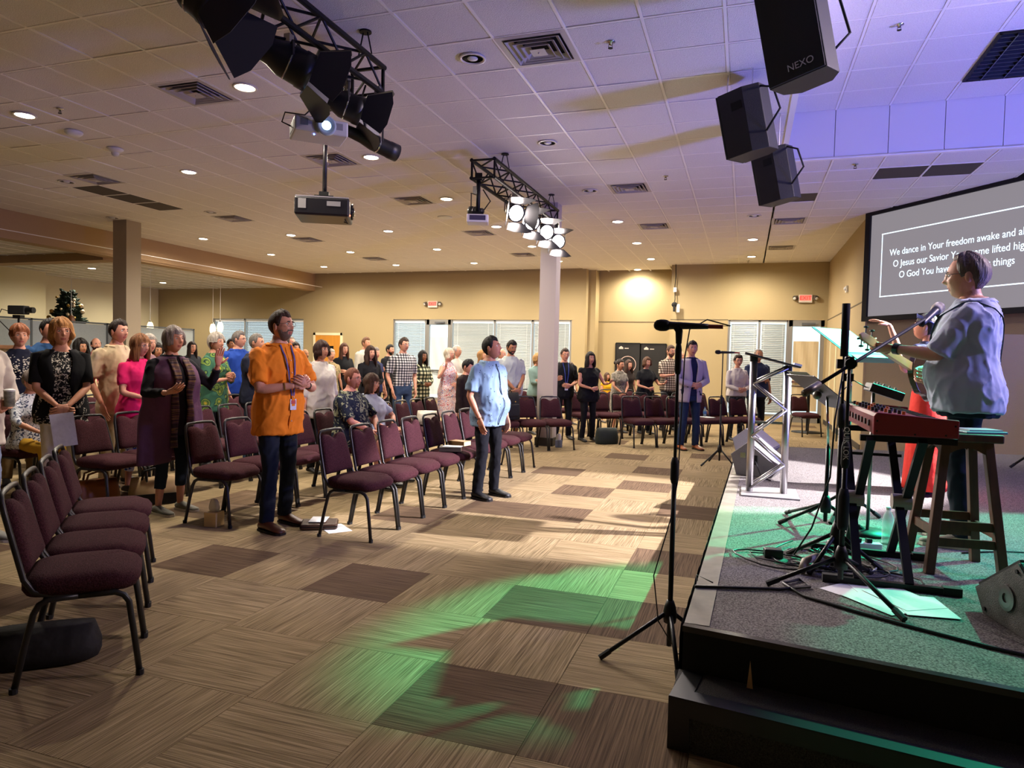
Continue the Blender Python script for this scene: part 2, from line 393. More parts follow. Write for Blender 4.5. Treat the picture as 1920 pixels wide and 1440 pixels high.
# walls
def wall(name, mb, m=None): return structure(name, mb, m or M_wall)
YF, YFL, YR = 19.12, 19.55, 20.35
WT = 2.635                       # head of every window and door
w = MB()
w.box2((1.96, YF, WT), (-1.95, YF+.2, ZC+.1)); w.box2((-1.95, YF, 0), (-.45, YF+.2, WT)); w.box2((1.9, YF, 0), (2.1, YF+.2, WT)); w.box2((-.45, YF, 0), (1.06, YF+.2, .12))
w.box2((-1.95, YF+.2, 0), (-1.85, YR, ZC+.1))
wall('wall_far_right', w)
w = MB().box2((-4.5, YR, 0), (-1.85, YR+.2, ZC+.1)).box2((-4.55, YFL+.2, 0), (-4.4, YR, ZC+.1)).box2((-4.4, YR-.5, 0), (-4.18, YR, ZC+.1))
wall('wall_far_recess', w)
w = MB()
w.box2((LX-.4, YFL, WT), (-4.4, YFL+.2, ZC+.1)); w.box2((-14.0, YFL, 0), (-10.64, YFL+.2, WT)); w.box2((-4.8, YFL, 0), (-4.4, YFL+.2, WT)); w.box2((-10.64, YFL, 0), (-4.8, YFL+.2, .12))
w.box2((-20.2, YFL, WT), (LX-.4, YFL+.2, 3.75)); w.box2((-20.2, YFL, 0), (-17.75, YFL+.2, WT)); w.box2((-17.75, YFL, 0), (-14, YFL+.2, .5)); 
wall('wall_far_left', w)
wall('wall_right', MB().box2((1.96, 13.28, 0), (2.12, YF+.2, ZC+.1)), mat('wall_paint_right', '#a8936c', 0.75, bump=0.12, bump_s=60))
dw = Vector((.6, -.8, 0)); nw = Vector((.8, .6, 0)); pw = Vector((1.97, 13.3, 0))
w = MB(); q = pw+dw*14
w.prism([pw, q, q+nw*.2, pw+nw*.2], (0, 0, 4.85)); wall('wall_stage_back', w, M_wall_dark)
wall('wall_left', MB().box2((-20.4, -2, 0), (-20.2, YFL+.2, 3.75)), M_cream)
wall('wall_left_return', MB().box2((-20.2, -2, 0), (-19.4, 14.7, 3.75)), M_cream)
wall('wall_behind', MB().box2((-20.4, -2.2, 0), (9.2, -2, 4.9)), M_wall)
wall('wall_stage_side', MB().box2((9.0, -2, 0), (9.2, 3.2, 4.9)), M_wall_dark)
# dropped beam and the low ceiling of the side aisle
structure('beam_side', MB().box2((LX-.35, -2, 3.56), (LX, YFL, ZC+.1)), M_beam)
structure('beam_cross', MB().box2((-20.2, 11.9, 3.50), (LX-.35, 12.3, 3.7)), M_beam)
lowc = structure('ceiling_low', MB().box2((-20.2, -2, 3.68), (LX-.35, YFL, 3.8)), mat('ceiling_low_tile', '#cfcac0', 0.9, noise_s=70, noise_amt=0.12))
g = MB()
for i in range(0, 12): g.box2((-20+i*T-.012, -2, 3.672), (-20+i*T+.012, YFL, 3.685))
for j in range(0, 36): g.box2((-20.2, -2+j*T-.012, 3.672), (LX-.35, -2+j*T+.012, 3.685))
g.build('ceiling_grid', M_grid, lowc, fixn=False)
# columns
structure('column_left', MB().box2((-12.36, 10.8, 0), (-12.0, 11.16, ZC)), M_colp)
structure('column_centre', MB().box2((-3.34, 11.25, 0), (-3.06, 11.53, ZC)), mat('column_paint_grey', '#b9ada4', 0.7))
structure('baseboard_column', MB().box2((-3.36, 11.23, 0), (-3.04, 11.55, .14)), M_base)
# baseboards and the reveal line around the hall
structure('baseboard_far', MB().box2((-1.95, YF-.012, 0), (-.45, YF, .11)).box2((-4.4, YR-.012, 0), (-1.95, YR, .11)).box2((-14, YFL-.012, 0), (-10.64, YFL, .11)), M_base)
structure('baseboard_right', MB().box2((1.948, 13.3, 0), (1.96, YF, .11)), M_base)
structure('trim_1', MB().box2((1.954, 13.3, WT-.012), (1.96, YF, WT+.012)).box2((-1.95, YF-.006, WT-.012), (-.45, YF, WT+.012)).box2((-4.4, YR-.006, WT-.012), (-1.95, YR, WT+.012)), mat('reveal_line', '#5d513c', 0.8))

# windows with blinds
def blind(par, x0, x1, y, z0, z1, pitch=.047, ang=62):
    s = MB(); n = int((z1-z0)/pitch)
    for k in range(n):
        z = z0+k*pitch; R = Matrix.Rotation(math.radians(ang+random.uniform(-3, 3)), 3, 'X')
        s.box(((x0+x1)/2, y, z), (x1-x0-.03, .048, .0025), R)
    o = s.build('blind_slats', M_blind, par, fixn=False)
    c = MB()
    for fx in (.12, .88): c.bar((x0+(x1-x0)*fx, y-.03, z0), (x0+(x1-x0)*fx, y-.03, z1), .006)
    c.build('blind_cord', M_white, par)
    MB().box2((x0, y-.03, z1-.02), (x1, y+.03, z1+.03)).build('blind_headrail', M_white, par)
M_glass = mat('window_glass', '#dfe9ea', 0.05, alpha=0.18, spec=0.4)
def window(n, edges, y, z0=.12, z1=WT, ang=62):
    fr = MB()
    for e in edges: fr.box2((e-.028, y+.02, z0), (e+.028, y+.14, z1))
    fr.box2((edges[0], y+.02, z1-.05), (edges[-1], y+.14, z1)); fr.box2((edges[0], y+.02, z0), (edges[-1], y+.14, z0+.06))
    o = structure('window_%d' % n, fr, M_frame_alu)
    for a, b in zip(edges, edges[1:]):
        MB().box2((a+.03, y+.075, z0+.06), (b-.03, y+.083, z1-.05)).build('pane', M_glass, o)
        blind(o, a+.045, b-.045, y+.055, z0+.12, z1-.085, ang=ang)
    return o
window(1, [-17.7, -16.4, -15.1, -13.95], YFL, .5, ang=36)
window(2, [-10.62, -9.5], YFL, ang=36)
window(3, [-8.62, -7.2, -6.0, -4.83], YFL)
window(4, [-.42, .34, 1.03], YF)
def glass_door(n, x0, x1, y, paper):
    fr = MB(); fr.box2((x0, y+.01, 0), (x0+.09, y+.12, WT)); fr.box2((x1-.09, y+.01, 0), (x1, y+.12, WT)); fr.box2((x0, y+.01, WT-.16), (x1, y+.12, WT)); fr.box2((x0, y+.01, 0), (x1, y+.12, .2))
    o = structure('door_%d' % n, fr, M_frame_alu)
    MB().box2((x0+.09, y+.06, .2), (x1-.09, y+.068, WT-.16)).build('pane', M_glass, o)
    MB().box2((x0+.3, y-.05, WT-.13), (x0+.62, y+.01, WT-.07)).bar((x0+.45, y-.05, WT-.1), (x1-.15, y-.09, WT-.1), .02, .012).build('door_closer', mat('closer_grey', '#5d6064', .5, .3), o)
    MB().box2((x0+.09, y-.03, 1.02), (x1-.09, y-.0, 1.07)).build('push_bar', M_chrome, o)
    if paper:
        rows = []
        for k in range(22):
            zz = .3+k*(WT-.62-.3+.08)/21
            rows.append([(x0+.12+(x1-x0-.24)*t/10, y+.035+.012*math.sin(t*1.3+k*.35), zz) for t in range(11)])
        g = MB().grid(rows); p = g.build('paper_blind', mat(paper[0], paper[1], .85, bump=.3, bump_s=3), o); s = p.modifiers.new('s', 'SOLIDIFY'); s.thickness = .003
    return o
glass_door(1, 1.06, 1.9, YF, ('brown_paper', '#c0ae8c'))
glass_door(2, -9.47, -8.65, YFL, ('white_film', '#b9c6c9'))
# the orange timber door in the far wall
d3 = structure('door_3', MB().box2((-13.5, YFL-.04, 0), (-12.55, YFL, 2.1)), mat('orange_timber', '#c8862c', .5, noise_s=3, noise_amt=.12, stretch=(8, 1, .6)))
MB().box2((-12.95, YFL-.047, 1.15), (-12.8, YFL-.038, 1.75)).build('vision_pane', mat('dark_glass', '#14181a', .1), d3)
MB().box2((-13.58, YFL-.05, 0), (-13.5, YFL, 2.18)).box2((-12.55, YFL-.05, 0), (-12.47, YFL, 2.18)).box2((-13.58, YFL-.05, 2.1), (-12.47, YFL, 2.18)).build('door_frame', M_cream, d3)
MB().ball((-12.63, YFL-.07, 1.0), .03).build('door_knob', M_chrome, d3, smooth=True)
# white side door jamb on the right wall
structure('trim_2', MB().box2((1.93, 18.0, 0), (1.96, 18.12, 2.2)).box2((1.93, 16.9, 0), (1.96, 17.02, 2.2)).box2((1.93, 16.9, 2.1), (1.96, 18.12, 2.2)), M_cream)

# stage and step
ZS = .39
sp = [(-.2, 2.92), (-.035, 9.7), (1.2, 9.9), (3.9, 10.6), (8.6, 4.4), (8.6, 2.0), (4.9, 2.18)]
stage = structure('stage', MB().prism([(x, y, 0) for x, y in sp], (0, 0, ZS-.012)), M_skirt)
MB().prism([(x, y, ZS-.012) for x, y in sp], (0, 0, .012)).build('stage_carpet', M_stagec, stage)
def strip(p, q, w0, z, h, side=1):
    p, q = Vector((*p, z)), Vector((*q, z)); n = Vector((0, 0, 1)).cross((q-p).normalized())*w0*side
    return [p, q, q+n, p+n], (0, 0, h)
MB().prism(*strip(sp[0], sp[1], .10, ZS, .003, -1)).build('edge_tape', M_tape, stage)
MB().prism(*strip((-.2, 2.915), (4.9, 2.175), .035, ZS-.02, .024, -1)).build('edge_trim', mat('black_vinyl', '#111113', .25), stage)
# gathered skirt cloth along the front and the side
def skirt(p, q, name, n=90, amp=.012):
    p, q = Vector((*p, 0)), Vector((*q, 0)); d = (q-p).normalized(); nn = d.cross(Vector((0, 0, 1))); L = (q-p).length; rows = []
    for z in (ZS-.004, ZS-.06, .2, .01):
        a = amp*(.2 if z > .36 else 1)
        rows.append([p+d*(L*t/n)+nn*(.014+a*(math.sin(t*2.1)+.6*math.sin(t*.83+1))*.6+.0)+Vector((0, 0, z)) for t in range(n+1)])
    MB().grid(rows).build(name, M_skirt, stage, smooth=True)
skirt((-.2, 2.92), (4.9, 2.18), 'front_skirt'); skirt((-.035, 9.7), (-.2, 2.92), 'side_skirt', 120)
tear = MB().prism([(.052, 2.836, .2), (.075, 2.833, .2), (.062, 2.835, .31)], (0, -.004, 0)); tear.build('skirt_tear', mat('bare_plywood', '#b89468', .8), stage)
step = structure('stage_step', MB().prism([(-.225, 2.65, 0), (4.9, 1.91, 0), (4.9, 2.165, 0), (-.215, 2.905, 0)], (0, 0, .2)), mat('step_carpet', '#45423f', .95, noise_s=200, col2='#1c1a1a', bump=.5, bump_s=260))
du = Vector((5.125, -.74, 0)).normalized(); dn = Vector((du.y, -du.x, 0))
a = Vector((-.225, 2.65, 0))
MB().prism([a+dn*.006+Vector((0, 0, .2))-du*.004, a+du*5.1+dn*.006+Vector((0, 0, .2)), a+du*5.1-dn*.07+Vector((0, 0, .2)), a-dn*.07+Vector((0, 0, .2))-du*.004], (0, 0, .006)).build('nosing_top', mat('black_nosing', '#1b1b1e', .45, noise_s=9, noise_amt=.3), step)
MB().prism([a+Vector((0, 0, .135)), a+du*5.1+Vector((0, 0, .135)), a+du*5.1+dn*.006+Vector((0, 0, .135)), a+dn*.006+Vector((0, 0, .135))], (0, 0, .07)).build('nosing_front', MATS['black_nosing'], step)
MB().prism([a+dn*.005-du*.006, a+dn*.005+du*.075, a-dn*.255+du*.075, a-dn*.255-du*.006], (0, 0, .2035)).build('end_cap', MATS['black_nosing'], step)

# ================================================================== things on the ceiling
M_lens_on = mat('lamp_lens_lit', '#ffffff', .4, emit=(1.0, .88, .66), emit_s=22)
M_trimring = mat('downlight_trim', '#d9d2c8', .35)
def downlight(x, y, z, on, label):
    r = empty('downlight', (x, y, z), 0, label, 'downlight', 'recessed ceiling downlights')
    R_ = .098
    MB().lathe([(R_+.022, -.004), (R_+.022, -.012), (R_, -.014), (R_-.004, -.004)], n=28).build('trim_ring', M_trimring, r, smooth=True)
    if on:
        MB().lathe([(R_-.003, -.006), (R_-.02, -.015), (0.0001, -.019)], n=28).build('lens', M_lens_on, r, smooth=True)
        l = bpy.data.lights.new('downlight_lamp', 'SPOT'); l.energy = DL_POWER; l.color = WARM; l.spot_size = math.radians(172); l.spot_blend = .75; l.shadow_soft_size = .12
        o = bpy.data.objects.new('downlight_lamp', l); COL.objects.link(o); o.parent = r; o.location = (0, 0, -.03)
    else:
        MB().lathe([(R_, -.004), (R_*.96, -.001), (R_*.8, .0), (.0001, .0005)], n=28).build('reflector', mat('reflector', '#b7a9a4', .12, 1.0), r, smooth=True)
        MB().ball((0, 0, .0), (.05, .05, .02)).build('bulb', M_white, r, smooth=True)
cols = [(-12.1, 'line by the left beam'), (-9.65, 'second line from the left beam'), (-7.25, 'line left of the truss'), (-4.8, 'line beside the truss'), (-2.37, 'line over the centre aisle'), (.08, 'line nearest the stage wall')]
lit = {0: [13, 15.55, 17.9], 1: [13, 15.46, 18.05], 2: [5.65, 8.08, 13.03, 15.6, 18.0], 3: [5.66, 8.12, 10.6, 13.1, 15.6, 18.05], 4: [13.1, 15.5, 18.05], 5: [15.55, 17.95]}
unlit = {0: [10.4], 1: [8.0, 10.5], 4: [5.7, 8.18, 10.64], 5: [13.05]}
def snap(v, o): return o + (math.floor((v-o)/T)+.5)*T
for c, (x, nm) in enumerate(cols):
    allr = sorted([(y, 1) for y in lit.get(c, [])]+[(y, 0) for y in unlit.get(c, [])], reverse=True)
    for k, (y, on) in enumerate(allr):
        xx = x-.58 if c == 2 and y < 9 else (x-.58 if c == 1 and y < 9 else x)
        downlight(snap(xx, GX0), snap(y, GY0), ZC, on, '%s recessed downlight, %s from the far wall in the %s' % ('lit' if on else 'unlit', ORD[k], nm))
downlight(-3.0, 19.9, ZC, 1, 'lit recessed downlight in the wall alcove above the two posters')
downlight(-17.0, 14.2, 3.68, 1, 'lit recessed downlight above the Christmas tree corner')
downlight(-18.0, 17.6, 3.68, 1, 'lit recessed downlight in the low ceiling near the corner window')

M_vent = mat('vent_metal', '#b3aca6', .5)
def vent(x, y, label, z=ZC):
    r = empty('air_vent', (x, y, z), 0, label, 'air vent', 'square ceiling air diffusers')
    h = T/2-.004
    def frame(h0, h1, z0, z1):
        rows = []
        for hh_, zz in ((h0, z0), (h1, z1)):
            rows.append([(-hh_, -hh_, zz), (hh_, -hh_, zz), (hh_, hh_, zz), (-hh_, hh_, zz)])
        return rows
    MB().grid(frame(h, h-.05, -.004, -.004), closed=True).grid(frame(h-.05, h-.055, -.004, .06), closed=True).build('frame', M_vent, r)
    for k, s in enumerate((.235, .18, .125)):
        b = MB().grid(frame(s, s-.05, -.014-.004*k, .03), closed=True).grid(frame(s, s-.006, -.014-.004*k, -.016-.004*k), closed=True).build('cone', M_vent, r)
        q = b.modifiers.new('s', 'SOLIDIFY'); q.thickness = .002
    MB().box((0, 0, -.024), (.13, .13, .004)).ball((0, 0, -.028), .008).build('centre_plate', M_vent, r)
    MB().box((0, 0, .058), (2*h-.11, 2*h-.11, .004)).build('plenum', M_blackm, r)
vl = ['left of the near truss', 'above the open centre aisle, nearest the camera', 'behind the hanging black projector', 'left of the far truss', 'above the left rows, nearest the beam', 'third along the left line of vents',
      'right of the far truss', 'centre aisle line, second from the camera', 'fourth along the left line of vents', 'behind the far truss lamps', 'left line, last before the far wall', 'truss line, last before the far wall', 'near the dark perforated tile by the stage', 'in the corner before the exit door']
for p, l in zip(vents, vl): vent(snap(p[0], GX0), snap(p[1], GY0), 'square metal ceiling vent '+l)
# sprinkler heads
def sprinkler(x, y, z, label):
    r = empty('sprinkler_head', (x, y, z), 0, label, 'sprinkler', 'ceiling sprinklers')
    MB().lathe([(.04, 0), (.04, -.006), (.015, -.012), (.01, -.03)], n=14).build('cup', M_chrome, r, smooth=True)
    MB().bar((-.012, 0, -.02), (-.016, 0, -.05), .004).bar((.012, 0, -.02), (.016, 0, -.05), .004).bar((-.018, 0, -.05), (.018, 0, -.05), .005).build('yoke', M_black, r)
    MB().lathe([(.02, -.052), (.02, -.055)], n=14).build('deflector', M_black, r)
for p, l in zip([(-7.25, 5.66, ZC), (-1.14, 5.72, ZC), (-1.15, 10.0, ZC), (1.28, 10.0, ZC), (1.28, 7.43, ZC+T), (-.0, 18.6, ZC)],
                ['over the left rows near the smoke detector', 'beside the near square vent over the aisle', 'over the aisle near the second vent', 'just past the raised ceiling edge', 'in the raised blue-lit ceiling', 'near the far exit sign']):
    sprinkler(*p, 'small chrome sprinkler head '+l)
sd = empty('smoke_detector', (-7.84, 6.3, ZC), 0, 'white round smoke detector on the left ceiling', 'smoke detector')
MB().lathe([(.1, 0), (.1, -.02), (.07, -.05), (.03, -.055), (.0001, -.055)]).build('body', M_white, sd, smooth=True)
sd = empty('strobe_dome', (-7.95, 6.98, ZC), 0, 'pale conical ceiling alarm strobe with clear dome', 'alarm')
MB().lathe([(.1, 0), (.1, -.015), (.05, -.05)]).build('base', M_white, sd, smooth=True)
MB().ball((0, 0, -.06), (.05, .05, .045)).build('dome', mat('frost_dome', '#cfcfd6', .2), sd, smooth=True)
sd = empty('ceiling_speaker', (-5.45, 11.95, ZC), 0, 'flat round white ceiling speaker grille left of the far truss', 'speaker')
MB().lathe([(.14, 0), (.14, -.012), (.12, -.02), (.0001, -.022)]).build('grille', M_white, sd, smooth=True)
# dark parabolic troffer in the raised ceiling
tr = empty('light_troffer', (GX0+8*T+T/2*2, GY0+5*T+T/2*2, ZC+T), 0, 'dark unlit parabolic louvre light fixture in raised ceiling', 'ceiling light')
MB().box2((-T+.01, -T+.01, -.004), (T-.01, T-.01, .02)).build('housing', mat('troffer_dark', '#22242c', .5), tr)
fb = MB()
for s in (-1, 1): fb.box((s*(T-.02), 0, -.012), (.03, 2*T-.02, .018)).box((0, s*(T-.02), -.012), (2*T-.02, .03, .018))
fb.build('frame', M_black, tr)
for k in range(-2, 3): MB().box((k*.22, 0, -.02), (.008, 2*T-.08, .03)).build('louvre', mat('louvre', '#5e6272', .25, .8), tr)
for k in range(-5, 6): MB().box((0, k*.105, -.018), (2*T-.08, .006, .026)).build('louvre', MATS['louvre'], tr)

# ------------------------------------------------------------------ trusses and stage lamps
def truss(name, y0, y1, label, hangs):
    r = empty(name, (-3.15, y0, 3.82), 0, label, 'truss'); L = y1-y0; X, Z = .15, .11
    for sx in (-1, 1):
        for sz in (-1, 1): MB().tube([(sx*X, 0, sz*Z), (sx*X, L, sz*Z)], .024, 10).build('chord', M_black, r, smooth=False)
    n = max(2, round(L/.32)); st = L/n
    for sx in (-1, 1):
        b = MB()
        for k in range(n):
            a = (sx*X, k*st, -Z if k % 2 else Z); c = (sx*X, (k+1)*st, Z if k % 2 else -Z); b.tube([a, c], .011, 6)
        b.bar((sx*X, .02, -Z), (sx*X, .02, Z), .022).bar((sx*X, L-.02, -Z), (sx*X, L-.02, Z), .022)
        b.build('side_lattice', M_black, r)
    for sz in (-1, 1):
        b = MB()
        for k in range(n):
            a = (-X if k % 2 else X, k*st, sz*Z); c = (X if k % 2 else -X, (k+1)*st, sz*Z); b.tube([a, c], .011, 6)
        b.bar((-X, .02, sz*Z), (X, .02, sz*Z), .022).bar((-X, L-.02, sz*Z), (X, L-.02, sz*Z), .022)
        b.build('flat_lattice', M_black, r)
    for hy in hangs:
        for sx in (-.06, .06):
            MB().tube([(sx+.13, hy, Z), (sx*.3+.13, hy, ZC-3.82)], .006, 6).build('hanger_strap', M_black, r)
        MB().lathe([(.05, ZC-3.82-.012), (.05, ZC-3.82)], (.13, hy, 0), 14).build('ceiling_plate', M_black, r)
    return r
truss('lighting_truss', 1.9, 5.28, 'black box lighting truss over the near rows, running out of frame', [3.1])
truss('lighting_truss', 8.0, 11.05, 'black box lighting truss further back carrying the lit stage lamps', [.45, 2.7])

M_can = mat('lamp_can', '#121113', .45)
M_lampface = mat('lamp_face_lit', '#ffffff', .4, emit=(1.0, .86, .80), emit_s=40)
M_lampoff = mat('lamp_face_off', '#3a3c44', .15)
def stage_lamp(loc, target, label, on=False, R_=.1, L=.26, doors=(1, 1, 1, 1), top=3.69, power=0, ds=.20):
    loc = Vector(loc); r = empty('stage_lamp', loc, 0, label, 'stage lamp', 'stage lamps on the trusses')
    d = (Vector(target)-loc).normalized(); Q = d.to_track_quat('Z', 'Y').to_matrix()
    def P(x, y, z): return Q @ Vector((x, y, z))
    prof = [(.03, -L*.62), (R_*.62, -L*.6), (R_*.72, -L*.3), (R_*.98, -L*.1), (R_, L*.2), (R_*1.05, L*.22), (R_*1.05, L*.38), (R_*.93, L*.38), (R_*.9, L*.2)]
    MB().lathe(prof, (0, 0, 0), 22, Q).build('housing', M_can, r, smooth=True, auto=.6)
    MB().lathe([(R_*.98, -L*.02), (R_*1.02, -L*.015), (R_*1.02, L*.0), (R_*.98, .005)], (0, 0, 0), 22, Q).build('cooling_ring', M_chrome, r)
    MB().lathe([(R_*.9, L*.28), (R_*.6, L*.32), (.0001, L*.33)], (0, 0, 0), 22, Q).build('lens', M_lampface if on else M_lampoff, r, smooth=True)
    side = d.cross(Vector((0, 0, 1))).normalized(); y = top-loc.z
    b = MB()
    for s in (-1, 1): b.bar(side*s*(R_+.025), side*s*(R_+.025)+Vector((0, 0, y-.06)), .022, .006)
    b.bar(side*(R_+.03)+Vector((0, 0, y-.06)), -side*(R_+.03)+Vector((0, 0, y-.06)), .024, .006); b.build('yoke', M_can, r)
    MB().box((0, 0, y-.01), (.05, .05, .1)).build('clamp', M_alu, r)
    MB().tube([side*R_*.5+d*-.1, side*.05+Vector((0, 0, y*.5))-d*.2, Vector((0, 0, y))-d*.12], .008, 6).build('power_cable', M_blackm, r, smooth=True)
    for k, (ax, ay) in enumerate(((1, 0), (-1, 0), (0, 1), (0, -1))):
        if not doors[k]: continue
        u = Vector((ax, ay, 0)); v = Vector((-ay, ax, 0)); w0, w1 = R_*.9, R_*.9+ds*.42
        p0 = u*R_*1.05+Vector((0, 0, L*.38)); p1 = u*(R_*1.05+ds*.45)+Vector((0, 0, L*.38+ds*.9))
        poly = [Q @ (p0-v*w0), Q @ (p0+v*w0), Q @ (p1+v*w1), Q @ (p1+(p1-p0)*.18+v*w1*.5), Q @ (p1+(p1-p0)*.18-v*w1*.5), Q @ (p1-v*w1)]
        nn = (poly[1]-poly[0]).cross(poly[2]-poly[0]).normalized()*.003
        MB().prism(poly, nn).build('barn_door', mat('barn_door_metal', '#26252b', .4, .2), r)
    if on and power:
        l = bpy.data.lights.new('stage_lamp_beam', 'SPOT'); l.energy = power; l.color = (1, .88, .82); l.spot_size = math.radians(48); l.spot_blend = .6; l.shadow_soft_size = .08
        o = bpy.data.objects.new('stage_lamp_beam', l); COL.objects.link(o); o.parent = r; o.location = d*(L*.42)
        o.rotation_euler = d.to_track_quat('-Z', 'Y').to_euler()
# far truss: four lit
for k, (y, z, x) in enumerate([(8.95, 3.47, -3.05), (9.7, 3.49, -3.05), (10.5, 3.49, -3.05), (11.1, 3.44, -3.02)]):
    stage_lamp((x, y, z), (1.2, 4.2, 1.5), 'glowing white stage lamp with barn doors, %s from the camera on far truss' % ORD[k], True, .115, .26, (0, 1, 1, 1) if k else (1, 1, 1, 1), 3.71, 480 if k < 3 else 0, .2)
stage_lamp((-3.3, 8.15, 3.33), (-5, 8.6, 3.5), 'small unlit lamp tilted up on the end pole of far truss', False, .06, .2, (0, 0, 0, 0), 3.6)
# near truss: dark cans
stage_lamp((-3.16, 4.20, 3.56), (-1.3, 6.3, 2.6), 'large black unlit stage lamp in the middle of near truss', False, .13, .42, (1, 1, 1, 1), 3.71, 0, .20)
stage_lamp((-3.14, 4.92, 3.50), (-.9, 6.8, 2.7), 'black unlit stage lamp at the end of near truss above white projector', False, .11, .34, (1, 1, 1, 1), 3.71, 0, .19)
stage_lamp((-3.15, 3.33, 3.60), (-1.5, 4.2, 2.2), 'black unlit stage lamp at the frame top, wide barn door hanging', False, .13, .36, (1, 1, 1, 1), 3.71, 0, .24)
stage_lamp((-3.02, 5.22, 3.27), (-1.9, 6.9, 2.85), 'long slim black profile spotlight behind the white projector', False, .07, .5, (0, 0, 0, 0), 3.71)

# white projector under the near truss
pj = empty('projector', (-3.22, 4.66, 3.16), math.radians(44), 'white ceiling projector with glowing blue-white lens under near truss', 'projector')
MB().box((0, 0, .06), (.40, .30, .115)).build('body', mat('white_plastic', '#cfccd2', .45), pj, bevel=.012)
MB().lathe([(.075, -.0), (.075, .02), (.06, .028), (.052, .02)], (.03, -.15, .06), 24, Matrix.Rotation(PI/2, 3, 'X')).build('lens_ring', mat('pale_blue_ring', '#aebfd4', .3), pj, smooth=True)
MB().lathe([(.052, .004), (.035, .02), (.0001, .028)], (.03, -.15, .06), 24, Matrix.Rotation(PI/2, 3, 'X')).build('lens', mat('projector_lens', '#7fb6e8', .1, emit=(.45, .75, 1.0), emit_s=5), pj, smooth=True)
for s in (-1, 1): MB().box((s*.13, -.151, .07), (.055, .004, .05)).build('vent_grille', mat('grille_grey', '#8c8c96', .6), pj)
MB().box((-.201, 0, .06), (.003, .2, .06)).build('side_vents', MATS['grille_grey'], pj)
MB().ball((-.05, -.1, .0), .006).build('status_led', mat('blue_led', '#2030ff', .3, emit=(.1, .2, 1), emit_s=12), pj)
MB().cyl((-.02, .05, .12), (-.02, .05, .62), .028, 12).build('mount_pole', M_chrome, pj, smooth=True)
MB().box((-.02, .05, .14), (.16, .16, .03)).box((-.02, .05, .6), (.1, .1, .06)).build('mount_plate', M_black, pj)
MB().tube([(-.2, .05, .08), (-.27, .04, .1), (-.25, .02, .17), (-.1, .04, .18), (-.04, .05, .25)], .006, 6).build('cable', M_blackm, pj, smooth=True)
# black projector on the long pole
pj = empty('projector', (-4.35, 6.42, 3.02), math.radians(28), 'big black projector hanging on a long ceiling pole', 'projector')
M_bp = mat('black_plastic', '#17151a', .35)
MB().box((0, 0, .0), (.56, .50, .19)).build('body', M_bp, pj, bevel=.02)
MB().box((0, 0, .1), (.54, .48, .012)).build('top_cover', mat('grey_plastic', '#8a8486', .5), pj)
Rx = Matrix.Rotation(PI/2, 3, 'Y')
MB().lathe([(.085, 0), (.085, .02), (.06, .012), (.05, .03), (.0001, .035)], (.28, .04, .01), 24, Rx).build('lens', mat('dark_lens', '#0b0c12', .08), pj, smooth=True)
MB().box((-.2, -.251, .02), (.08, .003, .1)).build('rating_label', mat('label_grey', '#8b8883', .6), pj)
MB().box((.12, -.251, .03), (.14, .003, .05)).build('name_label', MATS['label_grey'], pj)
MB().ball((.281, -.18, -.07), .008).build('status_led', mat('red_led', '#ff2010', .3, emit=(1, .1, .05), emit_s=8), pj)
MB().cyl((0, 0, .12), (0, 0, ZC-3.02), .024, 14).build('mount_pole', mat('dark_steel', '#2b282a', .35, .6), pj, smooth=True)
MB().box((0, 0, .13), (.2, .12, .05)).box((0, 0, .17), (.1, .16, .04)).build('mount_bracket', M_black, pj)
MB().lathe([(.08, ZC-3.02-.01), (.08, ZC-3.02)]).build('ceiling_plate', M_black, pj)
MB().tube([(.22, -.1, -.09), (.25, -.02, -.125), (.2, .08, -.09)], .005, 6).build('cable', M_blackm, pj)
# small white projector hanging from the near end of the far truss
pj = empty('projector', (-3.24, 8.1, 3.16), math.radians(20), 'small white projector on a drop pole at far truss end', 'projector')
MB().box((0, 0, .05), (.27, .24, .1)).build('body', MATS['white_plastic'], pj, bevel=.012)
MB().box((.0, -.121, .055), (.2, .004, .06)).build('connector_panel', mat('dark_ports', '#3b3550', .5), pj)
MB().cyl((-.0, .0, .1), (-.0, .0, .6), .026, 12).build('mount_pole', M_black, pj, smooth=True)
MB().box((0, 0, .12), (.14, .14, .04)).box((0, 0, .58), (.09, .09, .09)).build('mount_plate', M_black, pj)

